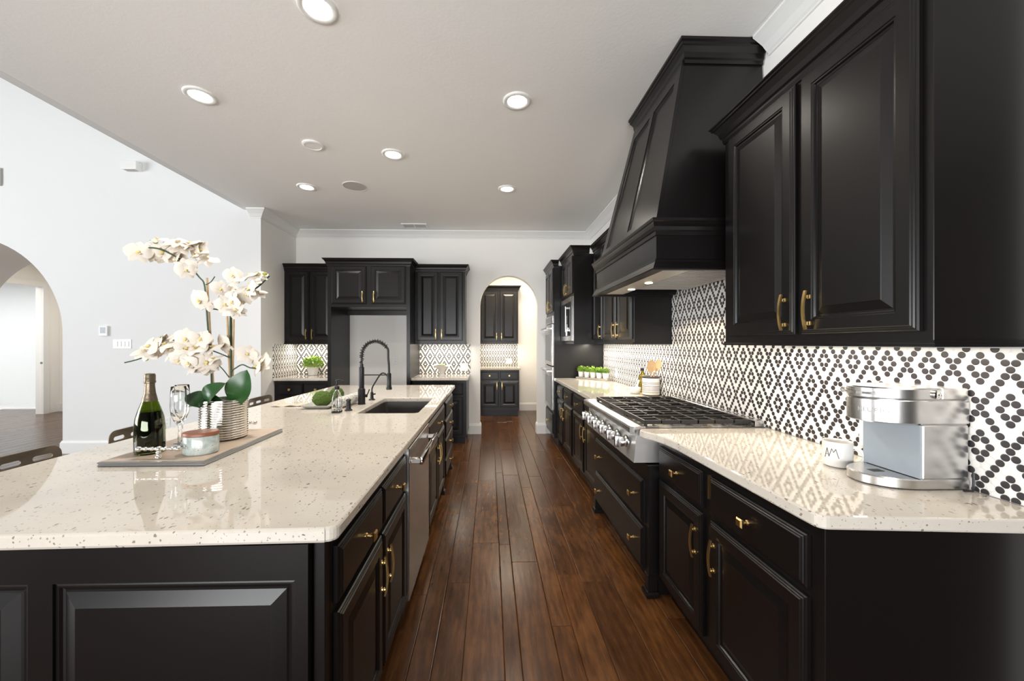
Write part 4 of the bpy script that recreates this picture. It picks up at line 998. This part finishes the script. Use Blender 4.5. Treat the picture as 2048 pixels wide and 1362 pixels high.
MB().tube([(.012, 0, .225), (.205, 0, .225)], .0042, 8).build('support_arm', M['black'], t, smooth=40)
MB().tube([(.02, 0, .065), (.042, -.004, .065)], .012, 12).tube([(.040, -.004, .066), (.05, -.006, .085), (.062, -.008, .115)], .0045, 8).build('lever', M['black'], t, smooth=40)
t = thing('filter_faucet', 'slim black curved filtered-water tap beside the big faucet', 'faucet', (-.975, 3.20, .9145))
MB().lathe([(.026, 0), (.026, .005), (.014, .012), (.012, .06), (.008, .066)], seg=20).build('base', M['black'], t, smooth=40)
MB().tube(spline([(0, 0, .06), (.003, 0, .10), (.03, 0, .15), (.065, 0, .205), (.09, 0, .222), (.115, 0, .212), (.13, 0, .188)], 5), .0058, 10).build('spout', M['black'], t, smooth=60)
MB().tube([(.008, 0, .045), (.03, 0, .05)], .006, 8).build('lever', M['black'], t, smooth=40)
t = thing('soap_dispenser', 'clear glass soap dispenser with black pump on the island', 'soap dispenser', (-1.035, 2.625, .9145))
def sqr(w, z, r=.3): return [(w*(abs(math.cos(a))**r)*math.copysign(1, math.cos(a)), w*(abs(math.sin(a))**r)*math.copysign(1, math.sin(a)), z) for a in [2*PI*(i+.5)/24 for i in range(24)]]
MB().loft([sqr(.028, .0135), sqr(.0285, .03), sqr(.0265, .10), sqr(.021, .132, .6), sqr(.013, .146, 1), sqr(.013, .156, 1), sqr(.0105, .156, 1), sqr(.0105, .147, 1), sqr(.019, .13, .6), sqr(.024, .098), sqr(.0258, .032), sqr(.025, .021)]).build('glass_body', M['glass'], t, smooth=50)
MB().loft([sqr(.028, 0), sqr(.029, .002), sqr(.029, .011), sqr(.028, .013)]).build('base_pad', M['black'], t, smooth=40)
MB().lathe([(.015, .1565), (.016, .158), (.016, .178), (.009, .181), (.006, .186), (.0055, .212), (.010, .214), (.010, .222), (.002, .224)], seg=18).tube([(0, 0, .219), (.02, 0, .220), (.046, 0, .216)], [.006, .0045, .003], 8).tube([(0, 0, .156), (.003, 0, .03)], .0022, 6).build('pump', M['black'], t, smooth=40)
t = thing('sink_fitting', 'small matte black fitting with a ringed cap next to the rolled towel', 'sink fitting', (-.985, 2.70, .9145))
MB().lathe([(.026, 0), (.026, .006), (.017, .011), (.0155, .045), (.0165, .052), (.013, .058), (.013, .062), (.017, .066), (.017, .076), (.010, .081), (.002, .082)], seg=22).build('stem', M['black'], t, smooth=40)
t = thing('rolled_towel', 'rolled patterned grey towel on the island by the faucet', 'towel', (-1.083, 2.79, .9145), 1.47)
sw = MB(); sec = []
for k in range(5):
    x = -.01+.29*k/4; sec.append((x, 1 if 0 < k < 4 else .97))
th = [i*2*PI/28 for i in range(28*3+1)]
rad = lambda a: .013+.031*a/(6*PI)
prof_o = [(rad(a)*math.cos(a), rad(a)*math.sin(a)) for a in th]; prof_i = [((rad(a)-.0075)*math.cos(a), (rad(a)-.0075)*math.sin(a)) for a in th]
ring = prof_o+prof_i[::-1]
sw.loft([[(x, y*s, z*s+.0445) for y, z in ring] for x, s in sec]).build('towel_roll', M['towel'], t, smooth=60)
t = thing('moss_tray', 'shallow grey tray holding moss balls on the island', 'tray', (-1.240, 2.90, .9145), .0)
MB().loft([rrz for rrz in [[(x, y, z) for x, y in rrect(-a, a, -b, b, .02)] for a, b, z in ((.078, .125, .001), (.085, .13, .003), (.106, .155, .024), (.103, .152, .0255), (.080, .125, .006))]]).build('tray_dish', M['greytray'], t, smooth=40)
def mossball(label, loc, sc, seed):
    rr = random.Random(seed); mb = MB(); bmesh.ops.create_icosphere(mb.bm, subdivisions=5, radius=1)
    from mathutils import noise as mn
    for v in mb.bm.verts:
        p = v.co.normalized(); q = p*3+Vector((seed, 0, 0)); d = 1+.10*mn.noise(q)+.07*mn.noise(p*9+Vector((seed, 3, 0)))+.05*mn.noise(p*22)
        v.co = Vector((p.x*sc[0], p.y*sc[1], p.z*sc[2]))*d
    tag(mb.build('moss_ball', M['moss'], loc=loc, smooth=80), label, 'moss ball', 'moss balls in the grey tray')
mossball('large green moss ball left of the soap dispenser in the grey tray', (-1.222, 2.83, .979), (.068, .058, .055), 1)
mossball('smaller moss ball half hidden behind the soap dispenser', (-1.178, 2.985, .985), (.052, .05, .060), 5)
nap = MB(); n = 14; V = [[nap.bm.verts.new((-.13+.26*i/n, -.05+.10*j/6, .006+.004*math.sin(i*1.1+j*.5)+.010*max(0, i/n-.4))) for j in range(7)] for i in range(n+1)]
V2 = [[nap.bm.verts.new(v.co-Vector((0, 0, .004))) for v in r] for r in V]
for i in range(n):
    for j in range(6):
        nap.bm.faces.new((V[i][j], V[i+1][j], V[i+1][j+1], V[i][j+1])); nap.bm.faces.new((V2[i][j+1], V2[i+1][j+1], V2[i+1][j], V2[i][j]))
for i in range(n):
    for j in (0, 6): nap.bm.faces.new((V[i][j], V2[i][j], V2[i+1][j], V[i+1][j]))
for j in range(6):
    for i in (0, n): nap.bm.faces.new((V[i][j], V[i][j+1], V2[i][j+1], V2[i][j]))
tag(nap.build('napkin', M['tan'], loc=(-1.485, 2.92, .9155), rz=.1, smooth=60), 'flat cream napkin on the island left of the moss tray', 'napkin')

# ------------------------------------------------------------------ counter stools
def make_stool(label, loc):
    t = thing('counter_stool', label, 'stool', loc, 0, 'metal counter stools along the island')
    # seat faces +X (toward the island); back at -X
    sb = MB().box(-.16, .17, -.17, .17, .640, .665, .012, 3); sb.build('seat', M['gun'], t, smooth=40)
    for sx in (-1, 1):
        for sy in (-1, 1): MB().tube([(sx*.14, sy*.14, .645), (sx*.20, sy*.20, .003)], [.018, .013], 8).build('leg', M['gun'], t, smooth=40)
    MB().tube([(-.18, -.18, .22), (.18, -.18, .22), (.18, .18, .22), (-.18, .18, .22), (-.18, -.18, .22)], .008, 6).build('footrest', M['gun'], t, smooth=40)
    for sy in (-1, 1): MB().tube([(-.15, sy*.15, .65), (-.185, sy*.165, .815)], .009, 8).build('back_post', M['gun'], t, smooth=40)
    # curved back band with oval slots
    mb = MB(); bm = mb.bm; hw, hh, z0 = .185, .052, .845
    out = [(max(-1e9, x), z) for x, z in [(hw-.045+.045*math.cos(a), hh-.045+.045*math.sin(a)) for a in [PI/2*i/6 for i in range(7)]]]
    out = [(x, z) for x, z in out]+[(-x, z) for x, z in out[::-1]]+[(-hw, -hh), (hw, -hh)]
    dense = []
    for i in range(len(out)):
        a, b = out[i], out[(i+1) % len(out)]; m = max(1, int(math.hypot(b[0]-a[0], b[1]-a[1])/.02))
        dense += [(a[0]+(b[0]-a[0])*k/m, a[1]+(b[1]-a[1])*k/m) for k in range(m)]
    slots = []
    for c in (-.115, 0, .115):
        slots.append([(c+.026+.011*math.cos(a), .006+.011*math.sin(a)) for a in [-PI/2+PI*i/8 for i in range(9)]]+[(c-.026+.011*math.cos(a), .006+.011*math.sin(a)) for a in [PI/2+PI*i/8 for i in range(9)]])
    def curve(u, z, dx): return (-.195+.35*(abs(u)**2)*1.6+dx, u, z0+z)
    rings = []
    for poly in [dense]+slots:
        f = [bm.verts.new(curve(u, z, 0)) for u, z in poly]; b = [bm.verts.new(curve(u, z, .004)) for u, z in poly]
        for i in range(len(f)):
            j = (i+1) % len(f); bm.faces.new((f[i], f[j], b[j], b[i]))
        rings.append((f, b))
    for k in (0, 1):
        ed = [bm.edges.get((r[k][i], r[k][(i+1) % len(r[k])])) for r in rings for i in range(len(r[k]))]
        bmesh.ops.triangle_fill(bm, edges=ed, use_beauty=True)
    mb.build('backrest', M['gun'], t)
    return t
s0 = make_stool('bronze metal counter stool at the near left end of the island', (-1.91, 1.735, 0))
copy_tree(s0, (-1.91, 2.335, 0), 'metal counter stool half hidden behind the champagne bottle')
copy_tree(s0, (-1.91, 3.54, 0), 'metal counter stool at the far end of the island, right of the orchid')
